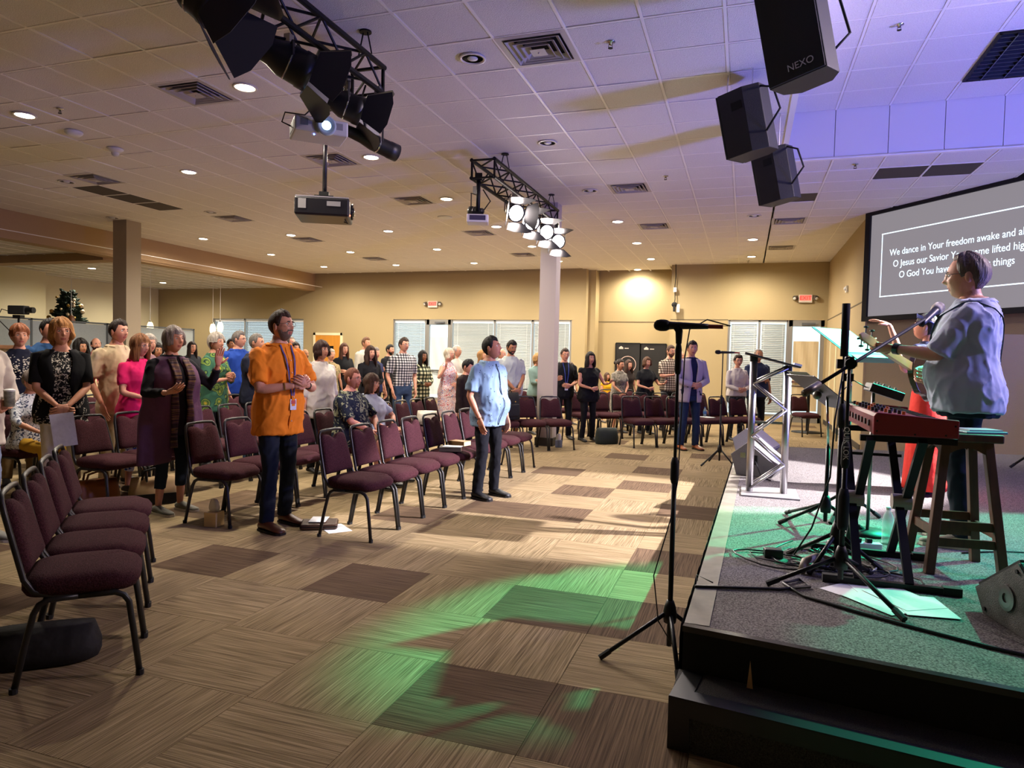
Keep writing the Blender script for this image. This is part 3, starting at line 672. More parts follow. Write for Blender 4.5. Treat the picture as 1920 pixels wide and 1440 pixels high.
# ------------------------------------------------------------------ hanging loudspeakers
def loudspeaker(c, X, Y, Z, dims, label, logo=False, hang=None):
    """box with axes X (width), Y (front normal is -Y), Z (long axis); rear chamfered"""
    Z = Vector(Z).normalized(); X = Vector(X); X = (X-Z*X.dot(Z)).normalized(); Y = Z.cross(X); Rm = Matrix((X, Y, Z)).transposed()
    r = empty('loudspeaker', c, 0, label, 'loudspeaker', 'loudspeakers hung over the stage edge')
    w_, d_, h_ = dims
    poly = [(-w_/2, -d_/2), (w_/2, -d_/2), (w_/2, d_*.15), (w_*.28, d_/2), (-w_*.28, d_/2), (-w_/2, d_*.15)]
    P = lambda x, y, z: Rm @ Vector((x, y, z))
    MB().prism([P(x, y, -h_/2) for x, y in poly], Rm @ Vector((0, 0, h_))).build('cabinet', mat('speaker_cabinet', '#14141a', .5, bump=.2, bump_s=200), r, bevel=.006)
    MB().box((0, 0, 0), (1, 1, 1)).v
    g_ = MB(); g_.box(P(0, -d_/2-.012, 0), (w_*.97, .02, h_*.985), Rm); g_.build('grille', mat('speaker_grille', '#0a0a0c', .55, bump=.8, bump_s=420), r, bevel=.004)
    for s in (-1, 1):
        MB().box(P(s*(w_/2+.001), -d_*.05, h_*.25), (.006, d_*.28, .07), Rm).build('handle_recess', mat('recess_black', '#030304', .9), r)
    if logo:
        text_mesh('logo', 'NEXO', .062, mat('silver_print', '#d5d5dc', .35, .6), r, frame_m(X, Z, -Y, P(.04, -d_/2-.024, -h_*.42)), 'CENTER')
    if hang:
        for p in hang:
            a = P(*p[0]); MB().tube([a, Vector((a.x, a.y, p[1]-Vector(c).z))], .006, 6).build('hanging_chain', M_chrome, r)
    MB().tube([P(w_*.2, d_*.5, h_*.45), P(w_*.5, d_*.9, h_*.3), P(w_*.55, d_*1.0, -h_*.05), P(w_*.3, d_*.5, -h_*.25)], .01, 6).build('speaker_cable', M_blackm, r, smooth=True)
    return r
tl = math.radians(12)
# nearest: front grille seen
loudspeaker((.27, 5.05, 3.72), (.90, -.43, 0), 0, (-.20, -.05, 1), (.38, .34, .70), 'nearest hung black loudspeaker with front grille, cut by the frame top', True)
loudspeaker((-.03, 6.72, 3.68), (-.43, -.90, 0), 0, (-.20, -.05, 1), (.36, .36, .58), 'middle hung black loudspeaker, side on with bare handle recess', False, [((.1, -.12, .28), ZC), ((.1, .12, .28), ZC)])
loudspeaker((.27, 7.95, 3.50), (-.43, -.90, 0), 0, (-.20, -.05, 1), (.34, .34, .56), 'farthest hung black loudspeaker with chamfered back facing the stage', False, [((.1, .1, .27), ZC)])

# ================================================================== chairs
M_fab = mat('chair_fabric', '#4c2a30', .95, noise_s=150, col2='#2c171b', bump=.35, bump_s=170, spec=.1)
M_tubeb = mat('chair_frame', '#2b2a2a', .38, .35)
M_foot = mat('rubber_foot', '#0d0d0d', .7)
def superellipse(a, b, n, p):
    out = []
    for k in range(n):
        t = 2*PI*k/n; c, s = math.cos(t), math.sin(t)
        out.append((math.copysign(abs(c)**(2/p), c)*a, math.copysign(abs(s)**(2/p), s)*b))
    return out
def make_chair():
    r = empty('stacking_chair', (0, 0, 0))
    # seat cushion
    rows = []
    for ins, z in ((.035, .388), (.008, .398), (-.004, .42), (-.004, .448), (.012, .472), (.05, .485), (.14, .490)):
        rows.append([(x, y+.005, z-(.012 if y > .15 else 0)*(1 if z > .44 else .3)) for x, y in superellipse(.222-ins, .228-ins, 32, 4.2)])
    MB().grid(rows, closed=True, caps=True).build('seat', M_fab, r, smooth=True)
    # backrest cushion with the dipped crown
    tilt = math.radians(14)
    def bp(u, w, v): return (u, -.205 - v*math.sin(tilt) + w*math.cos(tilt), .50 + v*math.cos(tilt) + w*math.sin(tilt))
    H = .325
    def outline(ins):
        pts = []; hw0, hw1 = .195-ins, .168-ins
        for t in range(7): pts.append((-hw0+2*hw0*t/6, ins))
        for t in range(1, 7): pts.append((hw0+(hw1-hw0)*t/7, ins+(H-.04-2*ins)*t/7))
        for t in range(0, 5):
            a = PI/2*t/4; pts.append((hw1-.045+.045*math.cos(a), H-.045-ins+.045*math.sin(a)))
        for t in range(1, 10):
            x = (hw1-.045)*(1-2*t/10); d = .040*math.exp(-(x/.05)**2); pts.append((x, H-ins-d))
        for t in range(4, -1, -1):
            a = PI/2*t/4; pts.append((-(hw1-.045+.045*math.cos(a)), H-.045-ins+.045*math.sin(a)))
        for t in range(6, 0, -1): pts.append((-(hw0+(hw1-hw0)*t/7), ins+(H-.04-2*ins)*t/7))
        return pts
    rows = [[bp(u, w, v) for u, v in outline(i)] for i, w in ((.03, -.02), (.004, -.012), (0, .004), (.004, .022), (.02, .034), (.06, .04))]
    MB().grid(rows, closed=True, caps=True).build('backrest', M_fab, r, smooth=True)
    # side leg frames
    for s in (-1, 1):
        x = s*.21
        fl = [(x+s*.012, .24, 0), (x+s*.006, .215, .2), (x, .195, .34), (x, .175, .372), (x, .14, .388), (x, .0, .388)]
        bl = [(x+s*.012, -.235, 0), (x+s*.006, -.195, .2), (x, -.165, .33), (x, -.145, .368), (x, -.11, .386), (x, .0, .388)]
        MB().tube(fl, .0135, 8).build('front_leg', M_tubeb, r, smooth=True)
        MB().tube(bl, .0135, 8).build('rear_leg', M_tubeb, r, smooth=True)
        for p in (fl[0], bl[0]): MB().cyl((p[0], p[1], 0), (p[0], p[1], .025), .017, 8).build('foot_cap', M_foot, r)
    # back frame: posts and the top rail in one bent tube
    def post(s): return [(s*.2, .05, .397), (s*.205, -.10, .40), (s*.208, -.165, .425), (s*.206, -.20, .48), bp(s*.196, -.0, .12), bp(s*.183, -.0, .26), bp(s*.17, 0, .325), bp(s*.145, 0, .352)]
    L_, R_ = post(-1), post(1)
    MB().tube(L_+[bp(-.06, 0, .358), bp(.06, 0, .358)]+R_[::-1], .0125, 8).build('back_frame', M_tubeb, r, smooth=True)
    for y in (.14, -.12): MB().bar((-.2, y, .385), (.2, y, .385), .02).build('seat_rail', M_tubeb, r)
    MB().tube([(-.21, .06, .375), (-.235, .05, .37), (-.235, -.02, .37), (-.21, -.03, .375)], .004, 6).build('linking_ring', M_chrome, r)
    return r
chair0 = make_chair(); used = [False]
CHAIRS = []
def place_chair(x, y, fx, fy, label, group):
    o = chair0 if not used[0] else dup(chair0); used[0] = True
    o.location = (x, y, 0); o.rotation_euler = (0, 0, math.atan2(-fx, fy)); tag(o, label, 'chair', group); CHAIRS.append(o); return o
PITCH_C = .468
rown = ['front', 'second', 'third', 'fourth', 'fifth', 'sixth']
midrows = [(-2.98, 4.72, 9), (-4.27, 4.64, 11), (-5.56, 4.6, 12), (-6.85, 4.75, 10), (-8.14, 5.0, 9), (-9.43, 5.4, 8)]
for k, (xc, y0, n) in enumerate(midrows):
    for i in range(n):
        place_chair(xc + (.004*i*i if k == 0 else 0)*.3, y0+(i+.5)*PITCH_C, 1, 0, 'burgundy fabric stacking chair, %s from the near end of the %s row facing the stage' % (ORD[i], rown[k]), 'chairs of the middle block')
fv = Vector((.71, .70)).normalized(); uv = Vector((-fv.y, fv.x))
for i in range(4):
    c = Vector((-2.546, 2.368)) + uv*(.012+(i+.5)*PITCH_C) - fv*.24
    o = place_chair(c.x, c.y, fv.x, fv.y, 'burgundy stacking chair at lower left, %s back from the camera in its row of four' % ORD[i], 'row of chairs at the lower left')
fv = Vector((.65, -.76)).normalized(); uv = Vector((-fv.y, fv.x))
P0 = Vector((-1.74, 11.69))
def frow(r, s, lab, grp):
    c = P0 + uv*(s+PITCH_C/2) - fv*(r*1.27+.24)
    if c.x > 1.6: return
    place_chair(c.x, c.y, fv.x, fv.y, lab, grp)
for i in range(3): frow(0, -2.52+i*PITCH_C, 'burgundy chair by the centre column base, %s from the backpack end, facing the aisle' % ORD[i], 'three chairs by the column')
fr = [(0, 0, 6), (1, -.4, 7), (2, -.9, 6)]
for r, s0, n in fr:
    for i in range(n): frow(r, s0+i*PITCH_C, 'burgundy chair in the far right block, %s from the left in its %s row' % (ORD[i], rown[r]), 'chairs of the far right block')

# ================================================================== people
def union(name, mbs, voxel, smooth=3):
    """closed lofts fused into one continuous surface"""
    b = MB()
    for m_ in mbs: b.add(m_.v, m_.f)
    me = b.mesh('tmp'); bm = bmesh.new(); bm.from_mesh(me); bmesh.ops.recalc_face_normals(bm, faces=bm.faces[:]); bm.to_mesh(me); bm.free()
    o = bpy.data.objects.new('tmp', me); WORK.collection.objects.link(o)
    rm = o.modifiers.new('r', 'REMESH'); rm.mode = 'VOXEL'; rm.voxel_size = voxel; rm.use_smooth_shade = True
    sm = o.modifiers.new('s', 'SMOOTH'); sm.factor = .5; sm.iterations = smooth
    dg = work_graph(); ev = o.evaluated_get(dg); res = bpy.data.meshes.new_from_object(ev)
    bpy.data.objects.remove(o); bpy.data.meshes.remove(me); res.name = name
    res.polygons.foreach_set('use_smooth', [True]*len(res.polygons))
    return res
def wrinkle(me, amp, sc=(7, 7, 4), seed=0.0):
    cs = [0.0]*(3*len(me.vertices)); ns = [0.0]*(3*len(me.vertices)); me.vertices.foreach_get('co', cs); me.vertex_normals.foreach_get('vector', ns) if hasattr(me, 'vertex_normals') else me.vertices.foreach_get('normal', ns)
    for i in range(0, len(cs), 3):
        v = Vector((cs[i]*sc[0]+seed, cs[i+1]*sc[1], cs[i+2]*sc[2]+.6*cs[i]*sc[0])); n = 1-2*abs(noise.noise(v)); n = n*n*n if n > 0 else 0
        d = amp*(n*1.6-.15+.45*noise.noise(v*2.3)); cs[i] += ns[i]*d; cs[i+1] += ns[i+1]*d; cs[i+2] += ns[i+2]*d
    me.vertices.foreach_set('co', cs); me.update(); return me
def join_mesh(name, base, extra):
    """base mesh plus an MB with material indices; returns one mesh"""
    vs = [tuple(v.co) for v in base.vertices]; fs = [tuple(p.vertices) for p in base.polygons]; mi = [0]*len(fs)
    o = len(vs); vs += extra.v; fs += [tuple(i+o for i in f) for f in extra.f]; mi += extra.mi
    me = bpy.data.meshes.new(name); me.from_pydata(vs, [], fs); me.polygons.foreach_set('material_index', mi); me.polygons.foreach_set('use_smooth', [True]*len(fs)); me.update()
    return me
def ring(c, hw, f, b, n=20, p=2.4, lean=0):
    """torso ring: half width, front depth, back depth"""
    out = []
    for k in range(n):
        t = 2*PI*k/n; cx, sx = math.cos(t), math.sin(t)
        x = math.copysign(abs(cx)**(2/p), cx)*hw; y = math.copysign(abs(sx)**(2/p), sx)*(f if sx > 0 else b)
        out.append(Vector((c[0]+x, c[1]+y, c[2])))
    return out
M_lip = mat('lips', '#9c5348', .5)
M_eyew = mat('eye_white', '#d9d4cc', .25)
M_iris = mat('eye_iris', '#22160f', .15)
M_mouth = mat('mouth_dark', '#3a1512', .5)
SKIN = {'fair': '#c98f74', 'light': '#bd8266', 'tan': '#a5704f', 'brown': '#7a4c33', 'dark': '#4a2c1e', 'pink': '#cf8d78'}
def skin(k): return mat('skin_'+k, SKIN[k], .5, noise_s=9, noise_amt=.12, bump=.08, bump_s=90, spec=.35)
def head_pt(x, y, z, jaw=1.0):
    """unit direction -> head surface in metres (head height about 0.235)"""
    px, py, pz = x*.0745, y*.093, z*.1175
    if z < 0:
        t = -z; px *= 1-.30*t**1.5*jaw; py = py*(1-.02*t) if y > 0 else py*(1-.42*t)
        if y > 0: py += .006*t
    else: px *= 1+.03*math.sin(z*PI); py *= 1.0 if y > 0 else 1+.06*math.sin(z*PI)
    if y > 0:
        ax = x/max(y, .15)
        # face plane
        py *= .97
        nose = math.exp(-(ax/.17)**2)*(math.exp(-((z+.20)/.10)**2)*.021 + (math.exp(-((z-.02)/.17)**2))*.009)
        brow = math.exp(-((z-.20)/.07)**2)*math.exp(-((abs(ax)-.40)/.33)**2)*.006
        sock = -math.exp(-((z-.06)/.085)**2)*math.exp(-((abs(ax)-.42)/.17)**2)*.011
        lips = math.exp(-(ax/.28)**2)*(math.exp(-((z+.46)/.04)**2)+math.exp(-((z+.565)/.045)**2))*.0055
        groove = -math.exp(-(ax/.3)**2)*math.exp(-((z+.51)/.022)**2)*.004
        chin = math.exp(-(ax/.33)**2)*math.exp(-((z+.80)/.13)**2)*.008
        cheek = math.exp(-((z+.18)/.18)**2)*math.exp(-((abs(ax)-.62)/.25)**2)*.004
        py += nose+brow+sock+lips+groove+chin+cheek
    return Vector((px, py, pz))
def build_head(mb, Mx, n, m, jaw=1.0):
    """adds head, ears and eyes to mb (material 0 skin, 1 lip, 2 eye white, 3 iris); Mx maps head space to body space"""
    base = len(mb.v); rows = []
    # finer rows around the face features
    zs = [math.cos(PI*i/m) for i in range(m+1)]
    for z in zs:
        s = math.sqrt(max(0, 1-z*z)); row = []
        for k in range(n):
            u = k/n*2-1; a = PI*(u*abs(u)**.55 if True else u)      # denser at the front
            row.append(Mx @ head_pt(s*math.sin(a), s*math.cos(a), z, jaw))
        rows.append(row)
    mb.cur = 0
    for i in range(m):
        o = len(mb.v)
    o = len(mb.v); mb.v += [tuple(p) for r in rows for p in r]
    for i in range(m):
        zm = (zs[i]+zs[i+1])/2
        for k in range(n):
            u = (k+.5)/n*2-1; a = PI*u*abs(u)**.55
            li = 1 if (-.60 < zm < -.43 and abs(a) < .34) else 0
            mb.f.append((o+i*n+k, o+(i+1)*n+k, o+(i+1)*n+(k+1) % n, o+i*n+(k+1) % n)); mb.mi.append(li)
    sc = Mx.to_scale().x
    for s in (-1, 1):
        R3 = Mx.to_3x3()
        mb.cur = 0; mb.ball(Mx @ Vector((s*.073, -.006, -.005)), (.011*sc, .020*sc, .032*sc), 8, 6, R3.normalized() @ Matrix.Rotation(s*-.35, 3, 'Z'))
        mb.cur = 2; e = Vector((s*.0305, .0725, .008)); mb.ball(Mx @ e, (.0125*sc, .0115*sc, .0085*sc), 10, 8, R3.normalized())
        mb.cur = 3; mb.ball(Mx @ (e+Vector((0, .0075, 0))), .0060*sc, 8, 6)
    mb.cur = 0
def hair_mesh(Mx, style, length, n=44, fringe=.42, vol=1.0):
    """closed shell of hair; style: short, receding, bald, bob, long, wavy, bun"""
    b = MB(); outer, inner = [], []
    longs = style in ('bob', 'long', 'wavy')
    azs = [-PI+2*PI*k/n for k in range(n)]
    if style == 'bald':
        amin = 1.15; azs = [amin+(2*PI-2*amin)*k/(n-1) for k in range(n)]
    th = {'short': .010, 'receding': .008, 'bald': .007, 'bob': .020, 'long': .017, 'wavy': .024, 'bun': .014, 'crop': .006}[style]*vol
    for a0 in azs:
        a = (a0+PI) % (2*PI)-PI; aa = abs(a)
        # where the hair ends, as unit height
        if aa < .85: ze = fringe + (.10*(aa/.85)**2 if style in ('short', 'crop', 'receding') else 0) - .05*math.sin(a*9)*.5
        elif aa < 1.35: t = (aa-.85)/.5; ze = (fringe+(.10 if style in ('short', 'crop', 'receding') else 0))*(1-t)**1.3+(-.12)*t
        elif aa < 1.75: ze = -.02
        else: t = min(1, (aa-1.75)/.5); ze = -.02*(1-t)-.62*t
        if style == 'receding' and aa < .95: ze = max(ze, .74)
        if style == 'bald': ze = min(ze, -.05) if aa < 1.75 else ze
        zt = 1.0 if style != 'bald' else .42
        if style in ('short', 'crop', 'receding', 'bald', 'bun'): drop = 0
        else: drop = length if aa > .78 else 0
        if longs and aa > .78: ze = min(ze, 0.0)
        ro, ri = [], []; N = 12
        for i in range(N+1):
            t = i/N; z0 = math.acos(min(1, zt)); z1 = math.acos(max(-1, ze)); ph = z0+(z1-z0)*t; z = math.cos(ph); s = math.sin(ph)
            p = head_pt(s*math.sin(a), s*math.cos(a), z); nrm = Vector((p.x/.0745, p.y/.093, p.z/.1175)).normalized()
            e = th*(1+.25*math.sin(a*11+i*.5)+.2*math.sin(a*5)); e *= 1 if drop else (1 if i < N-2 else (.75, .4, .08)[i-N+2])
            if style == 'short' and z > .5 and a*a < 1: e *= 1.5
            ro.append(p+nrm*e); ri.append(p-nrm*.004)
        if drop or longs:
            for i in range(1, 9):
                t = i/8; p = ro[N].copy(); q = ri[N].copy(); dz = (drop if drop else .0)*t
                wv = (.012*math.sin(t*7+a*4) if style == 'wavy' else .003*math.sin(a*13))
                sp_ = (1+.10*math.sin(t*PI)*vol-(.08 if style == 'bob' else -.05)*t)
                p = Vector((p.x*sp_+wv, p.y*(1+.05*math.sin(t*PI))-(.012*t if aa > 1.8 else 0), p.z-dz)); q = Vector((q.x*sp_*.9+wv, q.y*.9, q.z-dz*.98))
                ro.append(p); ri.append(q)
        outer.append(ro); inner.append(ri)
    O = [[Mx @ p for p in r] for r in outer]; I = [[Mx @ p for p in r] for r in inner]
    closed = style != 'bald'
    rows = [o+i[::-1] for o, i in zip(O, I)]
    m_ = len(rows[0]); o0 = len(b.v); b.v += [tuple(p) for r in rows for p in r]; R = len(rows)
    for k in range(R if closed else R-1):
        for i in range(m_):
            j = (i+1) % m_; b.f.append((o0+k*m_+i, o0+k*m_+j, o0+((k+1) % R)*m_+j, o0+((k+1) % R)*m_+i)); b.mi.append(0)
    if style == 'bun': b.ball(Mx @ Vector((0, -.125, .045)), .042, 12, 8)
    sc = Mx.to_scale().x
    for s in (-1, 1):   # brows
        pts = [Mx @ (head_pt(math.sin(s*t)*.95, math.cos(t)*.95, .215+.022*math.sin((t-.10)*6.0)-.012*(t-.16)/.36)+Vector((0, .003, 0))) for t in (.16, .28, .4, .52)]
        b.tube(pts, [.003*sc, .004*sc, .0038*sc, .002*sc], 6)
    return b
def beard_mesh(Mx, full=True):
    b = MB(); rows = []
    for i in range(9):
        z = -.30-.66*i/8 if full else -.34-.5*i/8; row = []
        for k in range(25):
            a = (-1.45+2.9*k/24)*(1 if full else .42); s = math.sqrt(1-z*z)
            lift = .004 if (abs(a) > .42 or z < -.62 or z > -.40) else -.006
            if z > -.4 and abs(a) > .5 and abs(a) < 1.0: lift = -.004
            p = head_pt(s*math.sin(a), s*math.cos(a), z); nrm = Vector((p.x/.0745, p.y/.093, p.z/.13)).normalized(); row.append(Mx @ (p+nrm*lift))
        rows.append(row)
    return b.grid(rows)
def glasses_mesh(Mx, dark=False):
    b = MB(); sc = Mx.to_scale().x
    for s in (-1, 1):
        c = Vector((s*.031, .094, .006)); pts = [Mx @ (c+Vector((.025*math.cos(t), -.004*abs(math.cos(t)), .017*math.sin(t)))) for t in [2*PI*k/14 for k in range(14)]]
        b.tube(pts, .0017*sc, 6, close=True)
        b.tube([Mx @ Vector((s*.056, .09, .01)), Mx @ Vector((s*.076, .05, .012)), Mx @ Vector((s*.08, -.005, .012))], .0017*sc, 6)
    b.tube([Mx @ Vector((-.007, .096, .01)), Mx @ Vector((.007, .096, .01))], .0017*sc, 6)
    return b
def hand_mb(mb, wrist, d, pn, side, S, curl=.5, spread=.0, n=7, pinch=False):
    """palm and five fingers; d wrist->knuckles, pn palm normal, side +1 right / -1 left"""
    d = d.normalized(); pn = (pn-d*pn.dot(d)).normalized(); x = d.cross(pn)*(-side)        # toward the thumb
    k = S/1.75; W_ = .040*k; L_ = .092*k
    R = Matrix((x, d, pn)).transposed()
    rows = []
    for t, w, h in ((-.12, .56, .72), (.1, .66, .80), (.4, .9, .86), (.75, 1.0, .74), (1.0, .96, .58)):
        c = wrist+d*(L_*t); rows.append([c+x*(math.cos(a)*W_*w)+pn*(math.sin(a)*.017*k*h/.8) for a in [2*PI*q/12 for q in range(12)]])
    mb.grid(rows, closed=True, caps=True)
    for f, (off, ln, cu) in enumerate(((.030, .070, .9), (.010, .079, 1.0), (-.011, .073, 1.05), (-.030, .058, 1.15))):
        p = wrist+d*(L_*.86)+x*(off*k); dirv = (d+x*(off*spread*14)).normalized(); ang = 0; pts = [p]; rr = [.0096*k]
        for s_, seg in enumerate((.30, .42, .30, .26)):
            ang = curl*cu*(.25, .85, 1.75, 2.3)[s_]*.95
            v = dirv*math.cos(ang)+pn*math.sin(ang); p = p+v*(ln*k*seg*1.08); pts.append(p); rr.append((.0096, .0088, .0080, .0055)[s_]*k)
        mb.tube(pts, rr, n)
    p = wrist+d*(L_*.22)+x*(.026*k); tv = (d*.62+x*.75+pn*.35).normalized(); pts = [p]; rr = [.0125*k]
    for s_, seg in enumerate((.032, .030, .026)):
        v = (tv+pn*curl*.55*s_+d*.35*s_-x*.25*s_*curl).normalized(); p = p+v*(seg*k); pts.append(p); rr.append((.0115, .0098, .006)[s_]*k)
    mb.tube(pts, rr, n)
def ik(a, b, l1, l2, hint):
    d = b-a; L = min(d.length, (l1+l2)*.995); u = d.normalized(); b2 = a+u*L
    c = (l1*l1-l2*l2+L*L)/(2*L); h = math.sqrt(max(l1*l1-c*c, 1e-6)); hv = (hint-u*hint.dot(u))
    hv = hv.normalized() if hv.length > 1e-5 else u.orthogonal()
    return a+u*c+hv*h, b2
ARM = {   # wrist target (x outward, y forward, z) in stature units; elbow hint; curl; palm normal (x inward positive -> -1)
    'down': ((.155, .03, .475), (.3, -1, 0), .45, (-1, .1, 0), (0, .1, -1)),
    'pocket': ((.125, .035, .50), (.6, -1, 0), .3, (-1, 0, 0), (-.1, .25, -1)),
    'clasp': ((.022, .125, .545), (1, -.4, -.1), .75, (0, -1, .2), (-.9, .1, -.45)),
    'chest': ((.034, .135, .665), (.8, -.2, -.9), .9, (-.4, -.8, .2), (-.75, .35, .35)),
    'belly': ((.03, .135, .60), (.8, -.3, -.8), .7, (0, -1, .1), (-1, .1, .05)),
    'cross': ((-.01, .125, .66), (1, -.3, -.7), .5, (0, -1, 0), (-1, -.35, .12)),
    'open': ((.15, .19, .66), (.6, -.6, -1), .35, (-.4, -.2, 1), (-.1, 1, .35)),
    'raise': ((.19, .13, .80), (.5, -.2, -1), .3, (-.25, 1, .1), (.05, .1, 1)),
    'lap': ((.06, .22, .30), (1, -.4, .2), .5, (0, 0, -1), (-.5, 1, -.1)),
}
def person(label, pos, facing, S=1.72, sex='m', w=1.0, belly=0.0, arms=('down', 'down'), top=None, top_kind='shirt', sleeve=.55, hem=.47, bottom=None, shoe=None, leg='long',
           skin_k='fair', hair=('short', '#3a2a20', 0), fringe=.5, hvol=1.0, beard=None, glasses=None, look=0, nod=0, tilt=0, seated=False, vox=.016, z0=0.0, collar=None, inner=None, skirt=None,
           jaw=1.0, custom=None, det=1, extras=None, stance=.0, lean=0, sleeve_loose=1.0, group='worshippers standing among the chairs', shoes_on=True, head_k=1.0, name='person'):
    r = empty(name, (pos[0], pos[1], z0), math.radians(facing), label, 'person', group)
    f = .92 if sex == 'f' else 1.0
    sh = (.112 if sex == 'm' else .098)*S*(.85+.15*w); hp = .052*S; w_ = w
    zt = 0.0
    if seated:
        seat_z = .50; dz = seat_z-.52*S; trz = lambda z: z*S+dz
    else: trz = lambda z: z*S
    def TP(z):      # torso profile -> half width, front, back at stature z
        tab_m = [(.44, .090, .055, .070), (.50, .098, .062, .078), (.55, .097, .062, .074), (.61, .092, .064, .060), (.66, .094, .068, .060), (.72, .101, .072, .064), (.77, .106, .066, .066), (.80, .098, .056, .062), (.822, .076, .046, .056), (.84, .054, .040, .048), (.862, .040, .036, .042)]
        tab_f = [(.44, .092, .055, .076), (.50, .102, .062, .084), (.55, .097, .060, .076), (.61, .083, .056, .056), (.66, .084, .062, .056), (.72, .091, .086, .060), (.77, .093, .068, .060), (.80, .085, .052, .056), (.822, .066, .042, .050), (.84, .047, .036, .044), (.862, .035, .032, .038)]
        tab = tab_m if sex == 'm' else tab_f
        for a, b_ in zip(tab, tab[1:]):
            if a[0] <= z <= b_[0]:
                t = (z-a[0])/(b_[0]-a[0]); v = [a[i]+(b_[i]-a[i])*t for i in (1, 2, 3)]; break
        else: v = list(tab[0][1:]) if z < .44 else list(tab[-1][1:])
        bl = belly*math.exp(-((z-.585)/.075)**2); fat = 1+(w_-1)*(1 if z < .8 else .3)
        return v[0]*fat*S+bl*.25*S, (v[1]*fat+bl)*S, v[2]*(1+(w_-1)*.8)*S
    def lean_off(z): return lean*(z-.5)*S
    def tor(z, off=0):
        hw, ff, bb = TP(z); return ring((0, lean_off(z), trz(z)), hw+off, ff+off, bb+off)
    SHO = lambda s: Vector((s*sh, lean_off(.8)-.004*S, trz(.800)))
    # arms
    aj = {}
    for s, key in ((1, arms[0]), (-1, arms[1])):
        if isinstance(key, str):
            tgt, hint, curl, pnv, hd = ARM[key]
            tw = Vector((s*tgt[0]*S, tgt[1]*S+belly*S*(.9 if key in ('clasp', 'belly', 'chest', 'cross') else .2)+lean_off(tgt[2]), trz(tgt[2]) if key != 'lap' else .66)); hv = Vector((s*hint[0], hint[1], hint[2]))
            pnv = Vector((s*pnv[0], pnv[1], pnv[2])); hd = Vector((s*hd[0], hd[1], hd[2]))
            if key == 'lap': tw = Vector((s*.08, .30, .64))
        else:
            tw, hv, curl, pnv, hd = Vector(key[0]), Vector(key[1]), key[2], Vector(key[3]), Vector(key[4])
        e, wr = ik(SHO(s), tw, .172*S, .150*S, hv); aj[s] = (SHO(s), e, wr, curl, pnv, hd)
    # legs
    lj = {}
    for s in (1, -1):
        if seated: lj[s] = [Vector((s*hp*1.3, .0, .50)), Vector((s*.10, .235*S, .50)), Vector((s*.10, .235*S+.02, .08))]
        else:
            st = stance*s*S
            lj[s] = [Vector((s*hp, -.005*S, .50*S)), Vector((s*(hp+.004*S+(.012 if sex == 'm' else 0)), .012*S+st*.5, .285*S)), Vector((s*(hp+.012*S+(.02 if sex == 'm' else 0)), -.012*S+st, .045*S))]
    k = S/1.75*(.9 if sex == 'f' else 1.0)
    ft = .8+.2*w_
    def limb(pts, radii, n=10, extra=2):
        P = []; R_ = []
        for i in range(len(pts)-1):
            for t in range(extra+1):
                u = t/(extra+1); P.append(pts[i].lerp(pts[i+1], u)); R_.append(radii[i]+(radii[i+1]-radii[i])*u)
        P.append(pts[-1]); R_.append(radii[-1]); return MB().tube(P, R_, n)
    parts = []
    zz = [.475, .50, .53, .56, .61, .66, .70, .74, .77, .80, .822, .84, .86]
    parts.append(MB().grid([tor(z, -.008) for z in zz], closed=True, caps=True))
    nb = Vector((0, lean_off(.84)-.008*S, trz(.825))); nt_ = Vector((0, lean_off(.88)+.006*S, trz(.893)))
    parts.append(MB().tube([nb, nb.lerp(nt_, .5), nt_], [.062*k, .056*k, .054*k], 12))
    for s in (1, -1):
        a, e, wr, curl, pnv, hd = aj[s]
        parts.append(limb([a, a.lerp(e, .45), e, e.lerp(wr, .35), wr], [.050*k*ft, .046*k*ft, .037*k*ft, .038*k*ft, .026*k]))
        H_, K_, A_ = lj[s]
        parts.append(limb([H_, K_, K_.lerp(A_, .35), A_, A_-Vector((0, 0, .03))], [.070*k*ft, .050*k*ft, .053*k*ft, .033*k, .033*k]))
    body = union('body', parts, vox)
    ex = MB()
    hl = S*.139/.235*head_k*(1.0 if S > 1.5 else 1.08)
    Mx = Matrix.Translation(Vector((0, lean_off(.93)+.016*S, trz(.931)))) @ Matrix.Rotation(math.radians(look), 4, 'Z') @ Matrix.Rotation(math.radians(nod), 4, 'X') @ Matrix.Rotation(math.radians(tilt), 4, 'Y') @ Matrix.Scale(hl, 4)
    nn, mm = (56, 48) if det >= 2 else ((40, 36) if det == 1 else (26, 24))
    build_head(ex, Mx, nn, mm, jaw)
    for s in (1, -1):
        a, e, wr, curl, pnv, hd = aj[s]; hand_mb(ex, wr, hd, pnv, s, S, curl, .05, 7 if det else 5)
    bm_ = join_mesh('body', body, ex)
    o = obj('body', bm_, [skin(skin_k), M_lip, M_eyew, M_iris], r)
    # hair
    if hair:
        hm = hair_mesh(Mx, hair[0], hair[2], 44 if det else 28, fringe, hvol).build('hair', mat('hair_'+hair[1], hair[1], .6, spec=.25, noise_s=60, noise_amt=.45, stretch=(1, 1, .1), bump=.4, bump_s=120), r, smooth=True)
    if beard: beard_mesh(Mx, beard[0]).build('beard', mat('beard_'+beard[1], beard[1], .9, noise_s=200, noise_amt=.3, bump=.5, bump_s=300), r, smooth=True)
    if glasses: glasses_mesh(Mx).build('glasses', mat('glasses_'+glasses, glasses, .3, .3), r, smooth=True)
    # top
    loose = .010
